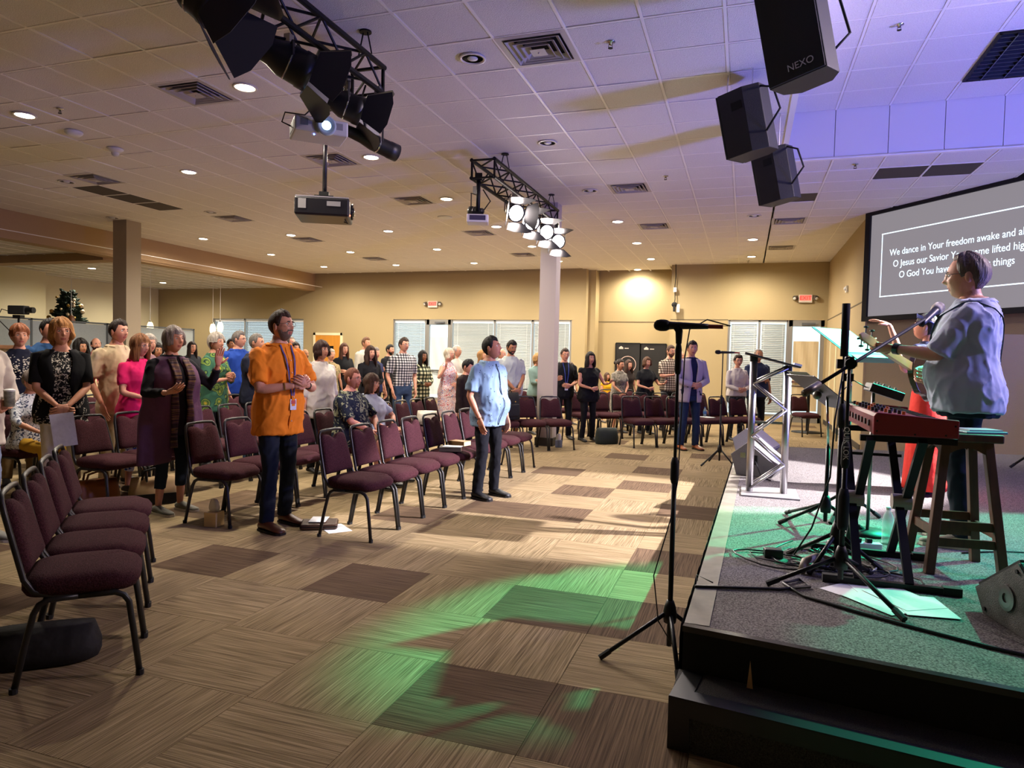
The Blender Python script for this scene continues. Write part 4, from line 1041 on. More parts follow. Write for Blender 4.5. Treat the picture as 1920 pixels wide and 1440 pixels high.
    if top:
        ps = []; z1 = .850 if top_kind not in ('vneck', 'tank') else .828
        zz2 = [hem+(z1-hem)*t/14 for t in range(15)]
        ps.append(MB().grid([tor(max(z, .44), (loose+(.012 if hem < .53 else 0)*max(0, min(1, (.66-z)/.06)))+(.010 if z < .47 else 0)) if z >= .44 else [Vector((p.x*1.03, p.y*1.03, trz(z))) for p in tor(.45, loose+.022)] for z in zz2], closed=True, caps=True))
        if sleeve:
            for s in (1, -1):
                a, e, wr, *_ = aj[s]; a2 = a-Vector((s*.03, 0, -.004))
                if sleeve <= 1: pts = [a2, a, a.lerp(e, sleeve*.5), a.lerp(e, sleeve)]; rr = [.052*k*ft, .058*k*ft, .059*k*ft*sleeve_loose, .059*k*ft*sleeve_loose]
                else: pts = [a2, a, a.lerp(e, .5), e, e.lerp(wr, (sleeve-1)*.5), e.lerp(wr, min(.97, sleeve-1))]; rr = [.058*k*ft, .062*k*ft, .056*k*ft, .049*k*ft, .046*k*ft, .038*k*ft*sleeve_loose]
                ps.append(limb(pts, rr, 12, 1))
        tm_ = union('top', ps, vox*.95, 2)
        if det: wrinkle(tm_, .0065*S/1.75, (11, 11, 7), pos[0])
        obj({'shirt': 'shirt', 'vneck': 'blouse', 'tank': 'sleeveless_top'}.get(top_kind, top_kind), tm_, top, r)
    if collar:
        rows = []; n = 22
        for cz, rr, dr in ((.0, 0, .008), (.026, -.004, .004), (.004, .016, .012)):
            row = []
            for q in range(n+1):
                t = .28+(2*PI-.56)*q/n; a = t+PI/2; hw, ff, bb = TP(.842)
                x = math.cos(a)*(hw+.012+rr); y = math.sin(a)*((ff if math.sin(a) > 0 else bb)+.012+rr)
                row.append(Vector((x, y+lean_off(.845), trz(.840)+cz-(.022 if (t < .7 or t > 2*PI-.7) and rr > 0 else 0)-.012*(1+math.sin(a))/2)))
            rows.append(row)
        c = MB().grid(rows).build('collar', collar, r, smooth=True); m_ = c.modifiers.new('s', 'SOLIDIFY'); m_.thickness = .004
    # bottom
    if bottom:
        ps = [MB().grid([tor(z, .006) for z in (.45, .48, .52, .56, .585)], closed=True, caps=True)]
        lf = {'long': 1.0, 'capri': .72, 'shorts': .30}[leg]
        for s in (1, -1):
            H_, K_, A_ = lj[s]
            if leg == 'shorts': pts = [H_+Vector((0, 0, .02)), H_.lerp(K_, .5), K_]; rr = [.088*k*ft, .08*k*ft, .072*k*ft]
            else:
                end = K_.lerp(A_, lf*.97 if leg == 'long' else .62); pts = [H_+Vector((0, 0, .02)), H_.lerp(K_, .5), K_, K_.lerp(end, .5), end]; rr = [.086*k*ft, .078*k*ft, .062*k*ft, .060*k*ft, .056*k*ft]
                if leg == 'long': pts.append(A_-Vector((0, .0, .012))); rr.append(.060*k*ft)
            ps.append(limb(pts, rr, 12, 2))
        pm_ = union('trousers', ps, vox, 2); wrinkle(pm_, .004, (9, 9, 9), pos[1]) if det else None; obj('shorts' if leg == 'shorts' else 'trousers', pm_, bottom, r)
    if skirt:      # (material, top z, hem z, flare)
        ms, zt_, zh, fl = skirt; rows = []
        for i in range(14):
            t = i/13; z = zt_+(zh-zt_)*t; hw, ff, bb = TP(max(z, .5)); g_ = 1+fl*t
            rows.append([Vector((p.x*(1+.035*t*math.sin(q*2.4)), p.y*(1+.035*t*math.sin(q*2.4)), trz(z))) for q, p in enumerate(ring((0, 0, 0), (hw+.014)*g_, (ff+.014)*g_, (bb+.014)*g_, 48, 2.1))])
        MB().grid(rows, closed=True, caps=True).build('skirt', ms, r, smooth=True)
    shoe = shoe or (mat('shoe_plain', '#1a181a', .55),)
    if shoes_on:
        for s in (1, -1):
            A_ = lj[s][2]; fx = A_.x+s*.008; fy = A_.y; L_ = .150*S; zb = 0 if not seated else 0
            prof = [(-.27, .62, .30, .052), (-.24, .80, .36, .066), (-.1, .86, .36, .080), (.08, .86, .38, .076), (.28, .96, .44, .056), (.5, 1.04, .5, .042), (.66, .9, .46, .034), (.74, .5, .28, .022)]
            rows = []
            for t, ww, hh_, zt2 in prof:
                y = fy+.02+t*L_*1.05; ro = []
                for q in range(14):
                    a = 2*PI*q/14; ro.append(Vector((fx+math.cos(a)*.050*k*ww+s*.012*max(t, 0), y, max(.006, (zt2*k)*(.5+.5*math.sin(a))*1.0+.010))))
                rows.append(ro)
            so = MB().grid(rows, closed=True, caps=True).build('shoe', shoe[0], r, smooth=True)
            if len(shoe) > 1:
                rows2 = [[Vector((fx+(x_-fx)*1.06, y_, z_)) for x_, y_ in ((fx-.050*k*ww+s*.012*max(t, 0), fy+.02+t*L_*1.06), (fx+.050*k*ww+s*.012*max(t, 0), fy+.02+t*L_*1.06)) for z_ in ((.0, .018) if x_ < fx+s*.012*max(t, 0) else (.018, .0))] for t, ww, hh_, zt2 in prof]
                MB().grid(rows2, closed=True, caps=True).build('sole', shoe[1], so)
    info = dict(root=r, Mx=Mx, TP=TP, trz=trz, aj=aj, lj=lj, S=S, ring=ring, lean=lean_off, tor=tor, k=k, ft=ft, sh=sh)
    return info
def lanyard(P, strap, badge, z1=.845, z0=.60):
    r = P['root']; TP, trz = P['TP'], P['trz']
    for s in (-1, 1):
        pts = []
        for i in range(11):
            t = i/10; z = z1+(z0-z1)*t; hw, ff, bb = TP(z); x = s*(.05*(1-t)**.8+.004); pts.append(Vector((x, ff*math.sqrt(max(0, 1-(x/(hw+.02))**2))+.020+.008*t, trz(z))))
        b = MB()
        for a, c in zip(pts, pts[1:]): b.bar(a, c, .014, .003, (0, 1, 0))
        b.build('lanyard_strap', strap, r)
    y = max(TP(z)[1] for z in (z0, z0-.03, z0+.03))+.028
    MB().box((0, y, trz(z0)-.045), (.062, .005, .09)).build('badge', badge, r)
    MB().box((0, y+.004, trz(z0)-.025), (.044, .003, .03)).build('badge_photo', mat('badge_print', '#b8443a', .5), r)
def open_jacket(P, m, hem, gap0=.10, gap1=.34, name='jacket', sleeve=1.9, off=.022, flare=0.0, z1=.838, vox=.014, drape=0):
    """garment open at the front, with sleeves"""
    r = P['root']; TP, trz, S, k, ft = P['TP'], P['trz'], P['S'], P['k'], P['ft']; rows = []
    for i in range(18):
        t = i/17; z = z1+(hem-z1)*t; hw, ff, bb = TP(max(z, .46)); g_ = gap0+(gap1-gap0)*abs(t-.45)*1.6 if drape == 0 else gap0+(gap1-gap0)*t
        row = []; fl = 1+flare*t
        for q in range(33):
            a = PI/2+g_+(2*PI-2*g_)*q/32; x = math.cos(a)*(hw+off)*fl; y = math.sin(a)*((ff if math.sin(a) > 0 else bb)+off)*fl
            row.append(Vector((x*(1+.02*t*math.sin(q*1.9)), y, trz(z))))
        rows.append(row)
    o = MB().grid(rows).build(name, m, r, smooth=True); s_ = o.modifiers.new('s', 'SOLIDIFY'); s_.thickness = .010; s_.offset = 1
    if sleeve:
        for s in (1, -1):
            a, e, wr, *_ = P['aj'][s]; a2 = a-Vector((s*.035, 0, -.002))
            end = e.lerp(wr, sleeve-1) if sleeve > 1 else a.lerp(e, sleeve)
            pts = [a2, a+Vector((0, 0, .004)), a.lerp(e, .5), e, end] if sleeve > 1 else [a2, a+Vector((0, 0, .004)), a.lerp(end, .5), end]
            rr = [.066*k*ft, .071*k*ft, .066*k*ft, .058*k*ft, .047*k*ft] if sleeve > 1 else [.066*k*ft, .071*k*ft, .069*k*ft, .068*k*ft]
            MB().tube(pts, rr, 14).build('sleeve', m, r, smooth=True)
    return o

def cloth(name, c, rough=.9, fold=.5, **k): return mat('cloth_'+name, c, rough, bump=fold, bump_s=9, noise_s=4, noise_amt=.12, spec=.2, **k)
jeans_d = cloth('dark_denim', '#1c2330'); jeans = cloth('denim', '#32435c'); jeans_l = cloth('pale_denim', '#7f8aa6'); blackt = cloth('black', '#131318'); navy = cloth('navy', '#1b2036')
brownleather = mat('brown_leather', '#5a2f1c', .35); shoe_black = mat('shoe_black', '#17171a', .5); shoe_grey = mat('shoe_grey', '#6a6a60', .7); sole_white = mat('sole_white', '#cfcabd', .6); sole_dark = mat('sole_dark', '#1b1512', .7)
orange = cloth('orange', '#ea8522', .85, .6)
near = dict(vox=.013, det=2); mid = dict(vox=.017, det=1); far = dict(vox=.026, det=0)
PPL = {}
# --- man in orange
P = person('man in orange short-sleeved shirt with purple lanyard, hands clasped at chest', (-3.72, 4.86), -104, 1.83, w=1.08, belly=.018, arms=('chest', 'chest'), top=orange, sleeve=.82, hem=.435, bottom=jeans_d, shoe=(brownleather, sole_dark),
           hair=('short', '#3b2618', 0), beard=(True, '#7d6a5c'), glasses='#6b6662', look=14, nod=6, collar=orange, stance=.03, sleeve_loose=1.08, **near)
lanyard(P, mat('purple_strap', '#3f3a7c', .6), mat('badge_card', '#c9cfdd', .4))
MB().box2((-.006, 0, .80), (.006, 0, .80)) if 0 else None
rows = []
for i in range(14):
    z = .46+(.835-.46)*i/13; hw, ff, bb = P['TP'](z); rows.append([Vector((x, ff+.0215+(.012 if z < .62 else 0), P['trz'](z))) for x in (-.016, .016)])
q = MB().grid(rows).build('placket', orange, P['root']); s_ = q.modifiers.new('s', 'SOLIDIFY'); s_.thickness = .004
b = MB()
for i in range(6):
    z = .50+.055*i; b.ball((0, P['TP'](z)[1]+.026+(.012 if z < .62 else 0), P['trz'](z)), (.005, .003, .005), 8, 6)
b.build('buttons', M_white, P['root'])
a, e, wr, *_ = P['aj'][-1]; p = e.lerp(wr, .86); b = MB().tube([p-(wr-e).normalized()*.012, p+(wr-e).normalized()*.012], .034, 12); b.build('wristwatch', mat('watch_dark', '#27221e', .3), P['root'])
a, e, wr, *_ = P['aj'][1]; p = e.lerp(wr, .72); MB().tube([p-(wr-e).normalized()*.004, p+(wr-e).normalized()*.004], .037, 12).build('bracelet', mat('bracelet_gold', '#b08d50', .3, .8), P['root'])
# --- man in pale blue shirt
P = person('man in pale blue dotted shirt and black trousers, thumb in pocket, looking up', (-2.55, 6.8), -112, 1.7, w=1.10, belly=.045, arms=('pocket', 'pocket'), top=pattern_mat('blue_dots', 'spots', ['#7690ab', '#35425a'], 26), sleeve=.8, hem=.45, bottom=cloth('black_trouser', '#12131a'), shoe=(shoe_black, shoe_black),
           skin_k='light', hair=('short', '#16120f', 0), fringe=.5, look=20, nod=12, collar=cloth('pale_blue', '#8fa9c2'), sleeve_loose=1.15, **near)
rows = []
for i in range(14):
    z = .46+(.835-.46)*i/13; hw, ff, bb = P['TP'](z); rows.append([Vector((x, ff+.022+(.013 if z < .62 else 0), P['trz'](z))) for x in (-.005, .005)])
q = MB().grid(rows).build('placket', navy, P['root']); s_ = q.modifiers.new('s', 'SOLIDIFY'); s_.thickness = .003
# --- woman in purple shawl
knit = pattern_mat('shawl_knit', 'knit', ['#2b2024', '#4a343c', '#6b5238'], 55); purplecl = cloth('plum_wool', '#5d3f55', .95, .7)
P = person('grey-haired woman in plum shawl and cropped jeans raising open hands', (-4.94, 4.93), -100, 1.69, 'f', w=1.12, belly=.01, arms=('open', 'raise'), top=cloth('black_top', '#17151a'), sleeve=1.8, hem=.42, bottom=cloth('dark_jean', '#1d2733'), leg='capri', shoe=(shoe_grey, sole_white),
           hair=('bob', '#8d8178', .05), fringe=.38, hvol=.8, look=4, nod=4, **near)
TP, trz = P['TP'], P['trz']; rows = []
for i in range(22):       # shawl draped from the shoulders, open in front
    t = i/21; z = .842-(.842-.30)*t; row = []
    for q in range(41):
        g_ = .12+.30*t; a = PI/2+g_+(2*PI-2*g_)*q/40; hw, ff, bb = TP(max(z, .5)); sidew = abs(math.cos(a))
        wv = 1+.05*t*math.sin(q*1.25)
        x = math.cos(a)*(hw+.03+.085*min(1, t*3.5)*sidew)*wv; y = math.sin(a)*((ff if math.sin(a) > 0 else bb)+.03+.02*t)*wv
        row.append(Vector((x, y, trz(z)-.05*t*sidew)))
    rows.append(row)
o = MB().grid(rows).build('shawl', [purplecl], P['root'], smooth=True); s_ = o.modifiers.new('s', 'SOLIDIFY'); s_.thickness = .012
for s in (-1, 1):      # knitted scarf ends hanging down the front
    rows = []
    for i in range(14):
        z = .835-(.835-.36)*i/13; hw, ff, bb = TP(max(z, .5)); rows.append([Vector((s*(.03+.05*u)+s*.02*i/13, ff+.045+.008*math.sin(i+u*4), trz(z))) for u in (0, .33, .66, 1, 1.3)])
    o = MB().grid(rows).build('scarf_end', knit, P['root'], smooth=True); s_ = o.modifiers.new('s', 'SOLIDIFY'); s_.thickness = .012
MB().tube([(-.05, .07, trz(.83)), (-.03, .10, trz(.79)), (0, .12, trz(.765)), (.03, .10, trz(.79)), (.05, .07, trz(.83))], .003, 6).build('necklace', mat('gold', '#b8924a', .3, .9), P['root'])
# --- woman in black cardigan holding a paper
fl = pattern_mat('black_white_flowers', 'floral', ['#0e0e10', '#b9b2a4'], 38)
P = person('blonde woman in black cardigan and white cropped trousers holding a white paper', (-6.02, 4.71), -125, 1.74, 'f', w=1.12, arms=('clasp', 'clasp'), top=fl, top_kind='vneck', sleeve=0, hem=.45, bottom=cloth('cream_trouser', '#c9bfae'), leg='capri', shoe=(mat('tan_sandal', '#7d5a3c', .6), sole_dark),
           hair=('bob', '#b07a44', .06), fringe=.34, hvol=1.1, glasses='#8a4a40', look=8, nod=2, **near)
open_jacket(P, cloth('black_knit', '#0f0f12', .95), .48, .30, .55, 'cardigan', .85)
wr = P['aj'][1][2]
# --- navy embroidered woman
P = person('auburn-haired woman in navy top with white embroidery at the left edge', (-7.37, 5.29), -120, 1.71, 'f', w=1.15, arms=('clasp', 'clasp'), top=cloth('navy_knit', '#181b2c'), sleeve=.9, hem=.44, bottom=cloth('tan_trouser', '#8b7350'), hair=('bob', '#8c4f2c', .0), fringe=.36, look=6, **mid)
b = MB(); rnd = random.Random(3)
for i in range(150):
    z = rnd.uniform(.665, .815); x = rnd.uniform(-1, 1)*(.075 if z > .70 else .03+.9*(z-.64)); hw, ff, bb = P['TP'](z)
    if abs(x) < .012 and z > .72: continue
    b.ball((x*1.2, (ff+.012)*math.sqrt(max(.05, 1-(x*1.2/(hw+.012))**2))+.001, P['trz'](z)), (.008, .003, .006), 6, 4)
b.build('embroidery', mat('embroidery_white', '#cfc9bd', .9), P['root'])
person('dark-haired man in blue shirt mostly hidden behind the blonde woman', (-7.6, 5.78), -100, 1.8, top=cloth('mid_blue', '#26456e'), bottom=jeans_d, hair=('short', '#1a1412', 0), **mid)
person('dark-haired woman in cream cardigan listening in the left rows', (-8.92, 7.25), -95, 1.6, 'f', top=cloth('cream_knit', '#c9b58c'), sleeve=1.9, bottom=blackt, skin_k='tan', hair=('wavy', '#17110e', .22), **mid)
person('bearded man in magenta shirt before the grey partition', (-10.7, 9.0), -110, 1.66, top=cloth('magenta', '#a3285c'), bottom=jeans_d, hair=('bald', '#2a1d18', 0), beard=(True, '#2b1d17'), arms=('clasp', 'clasp'), **far)
person('brown-haired man in beige short-sleeved shirt, hand in pocket', (-6.42, 5.66), -92, 1.79, top=cloth('beige_linen', '#c2ad8e', .95, .7), sleeve=.85, hem=.44, bottom=cloth('khaki', '#a08c68'), arms=('pocket', 'down'), hair=('short', '#2f2019', 0), look=4, collar=cloth('beige_linen2', '#c2ad8e'), sleeve_loose=1.2, **mid)
person('woman in bright pink polo and blue floral trousers with glasses', (-5.98, 5.53), -95, 1.63, 'f', w=1.15, top=cloth('hot_pink', '#d21f5f'), sleeve=.7, hem=.46, bottom=pattern_mat('blue_damask', 'floral', ['#d6dbe8', '#2f4fa0'], 22), leg='capri', arms=('belly', 'belly'), hair=('long', '#8a5a35', .16), fringe=.36, glasses='#3a2a3c', look=10, nod=-6, collar=cloth('hot_pink2', '#d21f5f'), **mid)
person('grey-haired woman almost hidden behind the pink polo', (-7.33, 6.92), -95, 1.67, 'f', top=cloth('dusty_rose', '#8a6a70'), hair=('bob', '#a49a8e', 0), bottom=blackt, **far)
person('short dark-haired woman whose face shows beside the plum shawl', (-8.1, 7.8), -110, 1.57, 'f', top=cloth('maroon', '#5a2c30'), bottom=blackt, skin_k='tan', hair=('bob', '#1c1512', .03), **far)
person('long-haired woman with glasses in dark jacket by the partition end', (-10.9, 11.4), -110, 1.66, 'f', top=cloth('charcoal', '#2b2d33'), sleeve=1.9, bottom=blackt, hair=('long', '#2a1c17', .25), glasses='#1b1b1b', **far)
person('white-haired woman in green and yellow ring-patterned top clapping', (-6.42, 7.1), -82, 1.71, 'f', w=1.1, top=pattern_mat('green_rings', 'rings', ['#6f8a3c', '#1f3b34', '#c0a93a', '#35614a'], 9), sleeve=1.3, hem=.42, bottom=blackt, arms=('chest', 'chest'), hair=('bob', '#b0a699', -.02), fringe=.4, look=-6, **mid)
person('man in royal blue polo with glasses, grey hair', (-7.29, 8.55), -100, 1.79, w=1.15, belly=.02, top=cloth('royal', '#1d3c8a'), sleeve=.85, bottom=blackt, arms=('pocket', 'pocket'), hair=('short', '#6e6660', 0), glasses='#33302e', look=20, collar=cloth('royal2', '#1d3c8a'), **mid)
person('grey-cropped man in navy tee just left of the orange shirt', (-6.0, 7.35), -80, 1.72, w=1.1, top=cloth('navy_tee', '#1e2233'), bottom=jeans, arms=('clasp', 'clasp'), hair=('crop', '#77706a', 0), look=0, **mid)
person('woman with brown bob in white sweater right of the orange shirt', (-5.02, 7.36), -110, 1.63, 'f', w=1.2, top=cloth('white_knit', '#c9c2bb', .95, .7), sleeve=1.35, hem=.42, bottom=blackt, hair=('bob', '#33170f', .07), fringe=.32, hvol=1.1, glasses='#55504c', look=6, nod=4, **mid)
# seated pair
haw = pattern_mat('hawaiian_palms', 'floral', ['#161c2e', '#8c8f74', '#1c2233'], 17)
person('seated red-bearded man in navy palm-print shirt with glasses', (-4.2, 6.75), -88, 1.72, w=1.25, belly=.05, seated=True, arms=('lap', 'lap'), top=haw, sleeve=.9, hem=.49, bottom=cloth('khaki_short', '#8e7a58'), leg='shorts', shoe=(shoe_black,), skin_k='pink', hair=('crop', '#7a4630', 0), beard=(False, '#9a5a3c'), glasses='#3b3634', look=-4, collar=haw, group='seated couple', vox=.014, det=2)
person('seated brown-haired woman in pale grey top beside the palm-print shirt', (-4.22, 7.21), -100, 1.56, 'f', w=1.3, belly=.02, seated=True, arms=('lap', 'lap'), top=cloth('pale_grey', '#9ba0b0'), sleeve=.8, hem=.49, bottom=cloth('dark_grey', '#2b2b30'), shoe=(shoe_black,), hair=('long', '#4a2f20', .12), fringe=.28, hvol=1.1, glasses='#8a7d7a', look=10, nod=-4, group='seated couple', vox=.014, det=2)
person('seated woman in white floral top and yellow trousers behind the white trousers', (-6.78, 4.98), -95, 1.55, 'f', w=1.2, seated=True, arms=('lap', 'lap'), top=pattern_mat('blue_twig', 'floral', ['#c7c9d2', '#38415c'], 30), sleeve=1.2, hem=.49, bottom=cloth('mustard', '#c79a33'), leg='capri', shoe=(shoe_grey,), hair=('bob', '#8d8178', 0), group='seated couple', **mid)
# middle distance
person('woman with folded arms in black shirt before the orange door', (-7.9, 12.4), -120, 1.7, 'f', top=cloth('black_shirt', '#17181c'), sleeve=1.9, bottom=blackt, arms=('cross', 'cross'), hair=('long', '#5a3826', .22), **far)
person('tall man in black vest over white sleeves by the far windows', (-8.1, 13.6), -105, 1.87, top=cloth('white_shirt', '#b9b4aa'), sleeve=1.9, bottom=blackt, hair=('short', '#6e4a33', 0), **far)
person('woman with long brown hair in black top, hands together', (-6.2, 10.56), -120, 1.62, 'f', top=cloth('black_top2', '#15141a'), sleeve=1.9, bottom=navy, arms=('belly', 'belly'), hair=('wavy', '#3c261c', .30), **mid)
person('older woman looking past the long brown hair', (-6.7, 11.6), -110, 1.62, 'f', top=cloth('navy_top2', '#20264a'), bottom=blackt, hair=('short', '#8a8078', 0), **far)
person('dark-bearded man in black tee by the first window', (-7.6, 13.8), -100, 1.72, top=cloth('black_tee', '#16171b'), bottom=blackt, hair=('short', '#15110f', 0), beard=(True, '#191310'), **far)
person('man in black and white checked shirt and jeans, hands in pockets', (-5.66, 10.77), -125, 1.79, top=pattern_mat('bw_check', 'check', ['#d2cfca', '#6d6b6e', '#17171b'], 22), sleeve=.85, hem=.53, bottom=jeans, arms=('pocket', 'pocket'), hair=('short', '#3f3128', 0), glasses='#23201e', look=10, collar=cloth('check_collar', '#8f8d8c'), **mid)
person('woman with long black hair in green plaid overshirt', (-5.85, 11.9), -115, 1.58, 'f', top=pattern_mat('green_plaid', 'check', ['#c9c4a8', '#4e5440', '#16181a'], 14), sleeve=1.9, hem=.42, bottom=blackt, skin_k='brown', hair=('long', '#110d0c', .22), arms=('belly', 'belly'), **far)
person('white-haired woman in sleeveless red-blue floral dress', (-5.1, 11.45), -105, 1.63, 'f', top=pattern_mat('dress_floral', 'floral', ['#cfc0bd', '#a84a52', '#5a68a0'], 34), sleeve=0, hem=.46, skirt=(pattern_mat('dress_floral', 'floral', ['#cfc0bd', '#a84a52'], 34), .56, .24, .22), arms=('raise', 'belly'), hair=('long', '#c9bba4', .08), glasses='#77706a', nod=10, **mid)
person('white-haired man in white shirt with glasses behind the floral dress', (-5.45, 12.6), -100, 1.71, top=cloth('white_shirt', '#b9b4aa'), sleeve=1.9, bottom=jeans_d, arms=('chest', 'down'), hair=('receding', '#c2bab0', 0), glasses='#55504c', **far)
person('black-haired youngster in dark brown jacket bowed behind the blue shirt', (-3.83, 9.26), -100, 1.44, top=cloth('dark_brown_jacket', '#251a19'), sleeve=1.9, bottom=blackt, hair=('short', '#100d0c', 0), nod=-20, **mid)
person('blonde woman mostly hidden behind the blue shirt head', (-4.95, 12.7), -110, 1.62, 'f', top=cloth('dusty_rose', '#8a6a70'), bottom=blackt, hair=('long', '#a67a4a', .15), **far)
person('balding man in mauve shirt between the blue shirt and grey polo', (-4.5, 12.6), -110, 1.66, top=cloth('mauve', '#4c4560'), bottom=blackt, hair=('bald', '#8a7a6c', 0), **far)
person('bearded man in pale grey polo and grey shorts, hands joined low', (-3.75, 11.0), -135, 1.78, w=1.12, belly=.025, top=cloth('ash_polo', '#aab0ae'), sleeve=.8, hem=.47, bottom=cloth('grey_short', '#55565c'), leg='shorts', arms=('clasp', 'clasp'), skin_k='tan', hair=('short', '#1d1815', 0), beard=(True, '#2b221d'), nod=-14, collar=cloth('ash_polo2', '#aab0ae'), **mid)
person('blonde woman in teal sweater left of the centre column', (-3.87, 12.94), -120, 1.58, 'f', top=cloth('pale_teal', '#7f9a96'), sleeve=1.9, bottom=blackt, arms=('cross', 'cross'), hair=('bob', '#b58a55', .04), **far)
# right block
P = person('smiling man in black tee with blue lanyard right of the column', (-3.16, 12.35), -145, 1.68, w=1.08, top=cloth('black_tee', '#16171b'), sleeve=.85, bottom=blackt, shoe=(shoe_black,), arms=('open', 'belly'), hair=('short', '#3d2b22', 0), glasses='#2b2725', **mid)
lanyard(P, mat('blue_strap', '#2d3f86', .6), MATS['badge_card'])
person('dark-haired woman in sleeveless black blouse with one hand out', (-2.67, 12.28), -140, 1.62, 'f', w=1.15, top=blackt, top_kind='tank', sleeve=.22, bottom=blackt, arms=('belly', 'open'), hair=('long', '#1a1210', .16), **mid)
person('girl in white top between the lanyard man and the black blouse', (-3.75, 15.2), -130, 1.4, 'f', top=cloth('white_knit', '#c9c2bb'), bottom=cloth('khaki', '#a08c68'), hair=('long', '#3a251b', .2), **far)
person('small girl in yellow dress in the right block', (-3.1, 16.2), -130, 1.18, 'f', top=cloth('yellow', '#d0a01e'), sleeve=.3, skirt=(cloth('yellow', '#d0a01e'), .56, .3, .3), hair=('long', '#4a3020', .14), **far)
person('woman in grey patterned dress with dark hair tied back', (-2.43, 14.06), -135, 1.5, 'f', top=pattern_mat('grey_damask', 'floral', ['#8b8378', '#4a463f'], 45), sleeve=.6, skirt=(pattern_mat('grey_damask', 'floral', ['#8b8378', '#4a463f'], 45), .56, .25, .2), arms=('clasp', 'clasp'), hair=('bun', '#2a1c16', 0), look=14, **mid)
person('young woman with pale headband in dark floral top', (-2.47, 15.4), -135, 1.49, 'f', top=cloth('dark_floral', '#2c2320'), bottom=blackt, hair=('long', '#3f271c', .2), **far)
person('brown-haired woman in black tee with long necklace', (-1.9, 14.16), -140, 1.56, 'f', w=1.1, top=cloth('black_tee', '#16171b'), sleeve=.6, bottom=blackt, arms=('belly', 'open'), hair=('bob', '#5d3d28', .06), **mid)
person('man in brown checked shirt with glasses behind the pale jacket', (-1.52, 15.0), -135, 1.83, top=pattern_mat('brown_check', 'check', ['#c9bfae', '#7d6c5c', '#3a302b'], 20), sleeve=.85, bottom=cloth('charcoal', '#2b2d33'), hair=('short', '#4a3022', 0), glasses='#2b2725', beard=(True, '#5a4030'), arms=('chest', 'down'), **far)
person('bald man glimpsed behind the pale jacket shoulder', (-1.42, 16.3), -135, 1.74, top=cloth('slate', '#4a5058'), bottom=blackt, hair=('bald', '#4a3a30', 0), **far)
P = person('man in pale lilac blazer, navy shirt and jeans, hands clasped', (-0.86, 12.02), -150, 1.84, w=1.0, top=cloth('navy_shirt', '#1b2240'), sleeve=0, hem=.5, bottom=cloth('indigo_jean', '#22304a'), shoe=(mat('tan_leather', '#8a4a24', .35), sole_dark), arms=('belly', 'belly'), hair=('short', '#2c1f19', 0), look=-12, vox=.014, det=2)
open_jacket(P, cloth('lilac_blazer', '#b1a5ad', .9, .3), .44, .16, .40, 'blazer', 1.9)
person('short-haired woman with glasses in white denim jacket, arms folded', (-0.13, 13.99), -150, 1.64, 'f', w=1.08, top=cloth('white_denim', '#c3bab6', .9, .5), sleeve=1.9, hem=.52, bottom=pattern_mat('black_leaf', 'floral', ['#1a1c22', '#4a5560'], 30), arms=('belly', 'belly'), hair=('short', '#33211a', 0), hvol=1.6, glasses='#3a1f1b', look=-10, collar=cloth('white_denim2', '#c3bab6'), **mid)
person('balding man in navy polo with hand on his chest', (0.24, 14.4), -150, 1.77, w=1.15, belly=.02, top=cloth('navy_polo', '#27304a'), sleeve=.85, bottom=blackt, arms=('cross', 'down'), skin_k='tan', hair=('receding', '#8a8078', 0), nod=8, look=-14, **mid)
# far left background heads
person('man in checked grey shirt glimpsed beside the orange collar', (-9.48, 12.77), -110, 1.83, top=cloth('slate', '#4a5058'), bottom=blackt, skin_k='pink', hair=('receding', '#6e6258', 0), **far)
person('dark-haired woman in pale blue glimpsed right of the orange shoulder', (-8.9, 12.15), -125, 1.7, 'f', top=cloth('sky', '#7fa0b4'), bottom=blackt, hair=('long', '#2b1c16', .2), **far)
person('bald dark-bearded man in grey vest by the far corner', (-9.0, 12.62), -115, 1.57, top=cloth('grey_vest', '#6d6f70'), sleeve=1.9, bottom=blackt, skin_k='tan', hair=('bald', '#2a201a', 0), beard=(True, '#2a1f1a'), **far)
person('smiling older woman in patterned top behind the white sweater', (-7.35, 11.1), -120, 1.57, 'f', top=pattern_mat('tan_paisley', 'floral', ['#9c8a64', '#5a4a38'], 30), bottom=blackt, hair=('short', '#b5aa9c', 0), **far)
person('dark-haired man in grey by the far window, half hidden', (-10.6, 12.2), -110, 1.76, top=cloth('slate', '#4a5058'), bottom=blackt, skin_k='tan', hair=('short', '#241a15', 0), **far)
# person cut by the left edge
P = person('person in white long-sleeved top and pale jeans cut by the left frame edge', (-5.36, 3.52), -80, 1.75, top=cloth('white_long', '#c4b9ad'), sleeve=1.7, hem=.42, bottom=jeans_l, shoe=(shoe_grey, sole_white), arms=('belly', 'belly'), hair=('short', '#5a4030', 0), vox=.014, det=1)
LEFTP = P
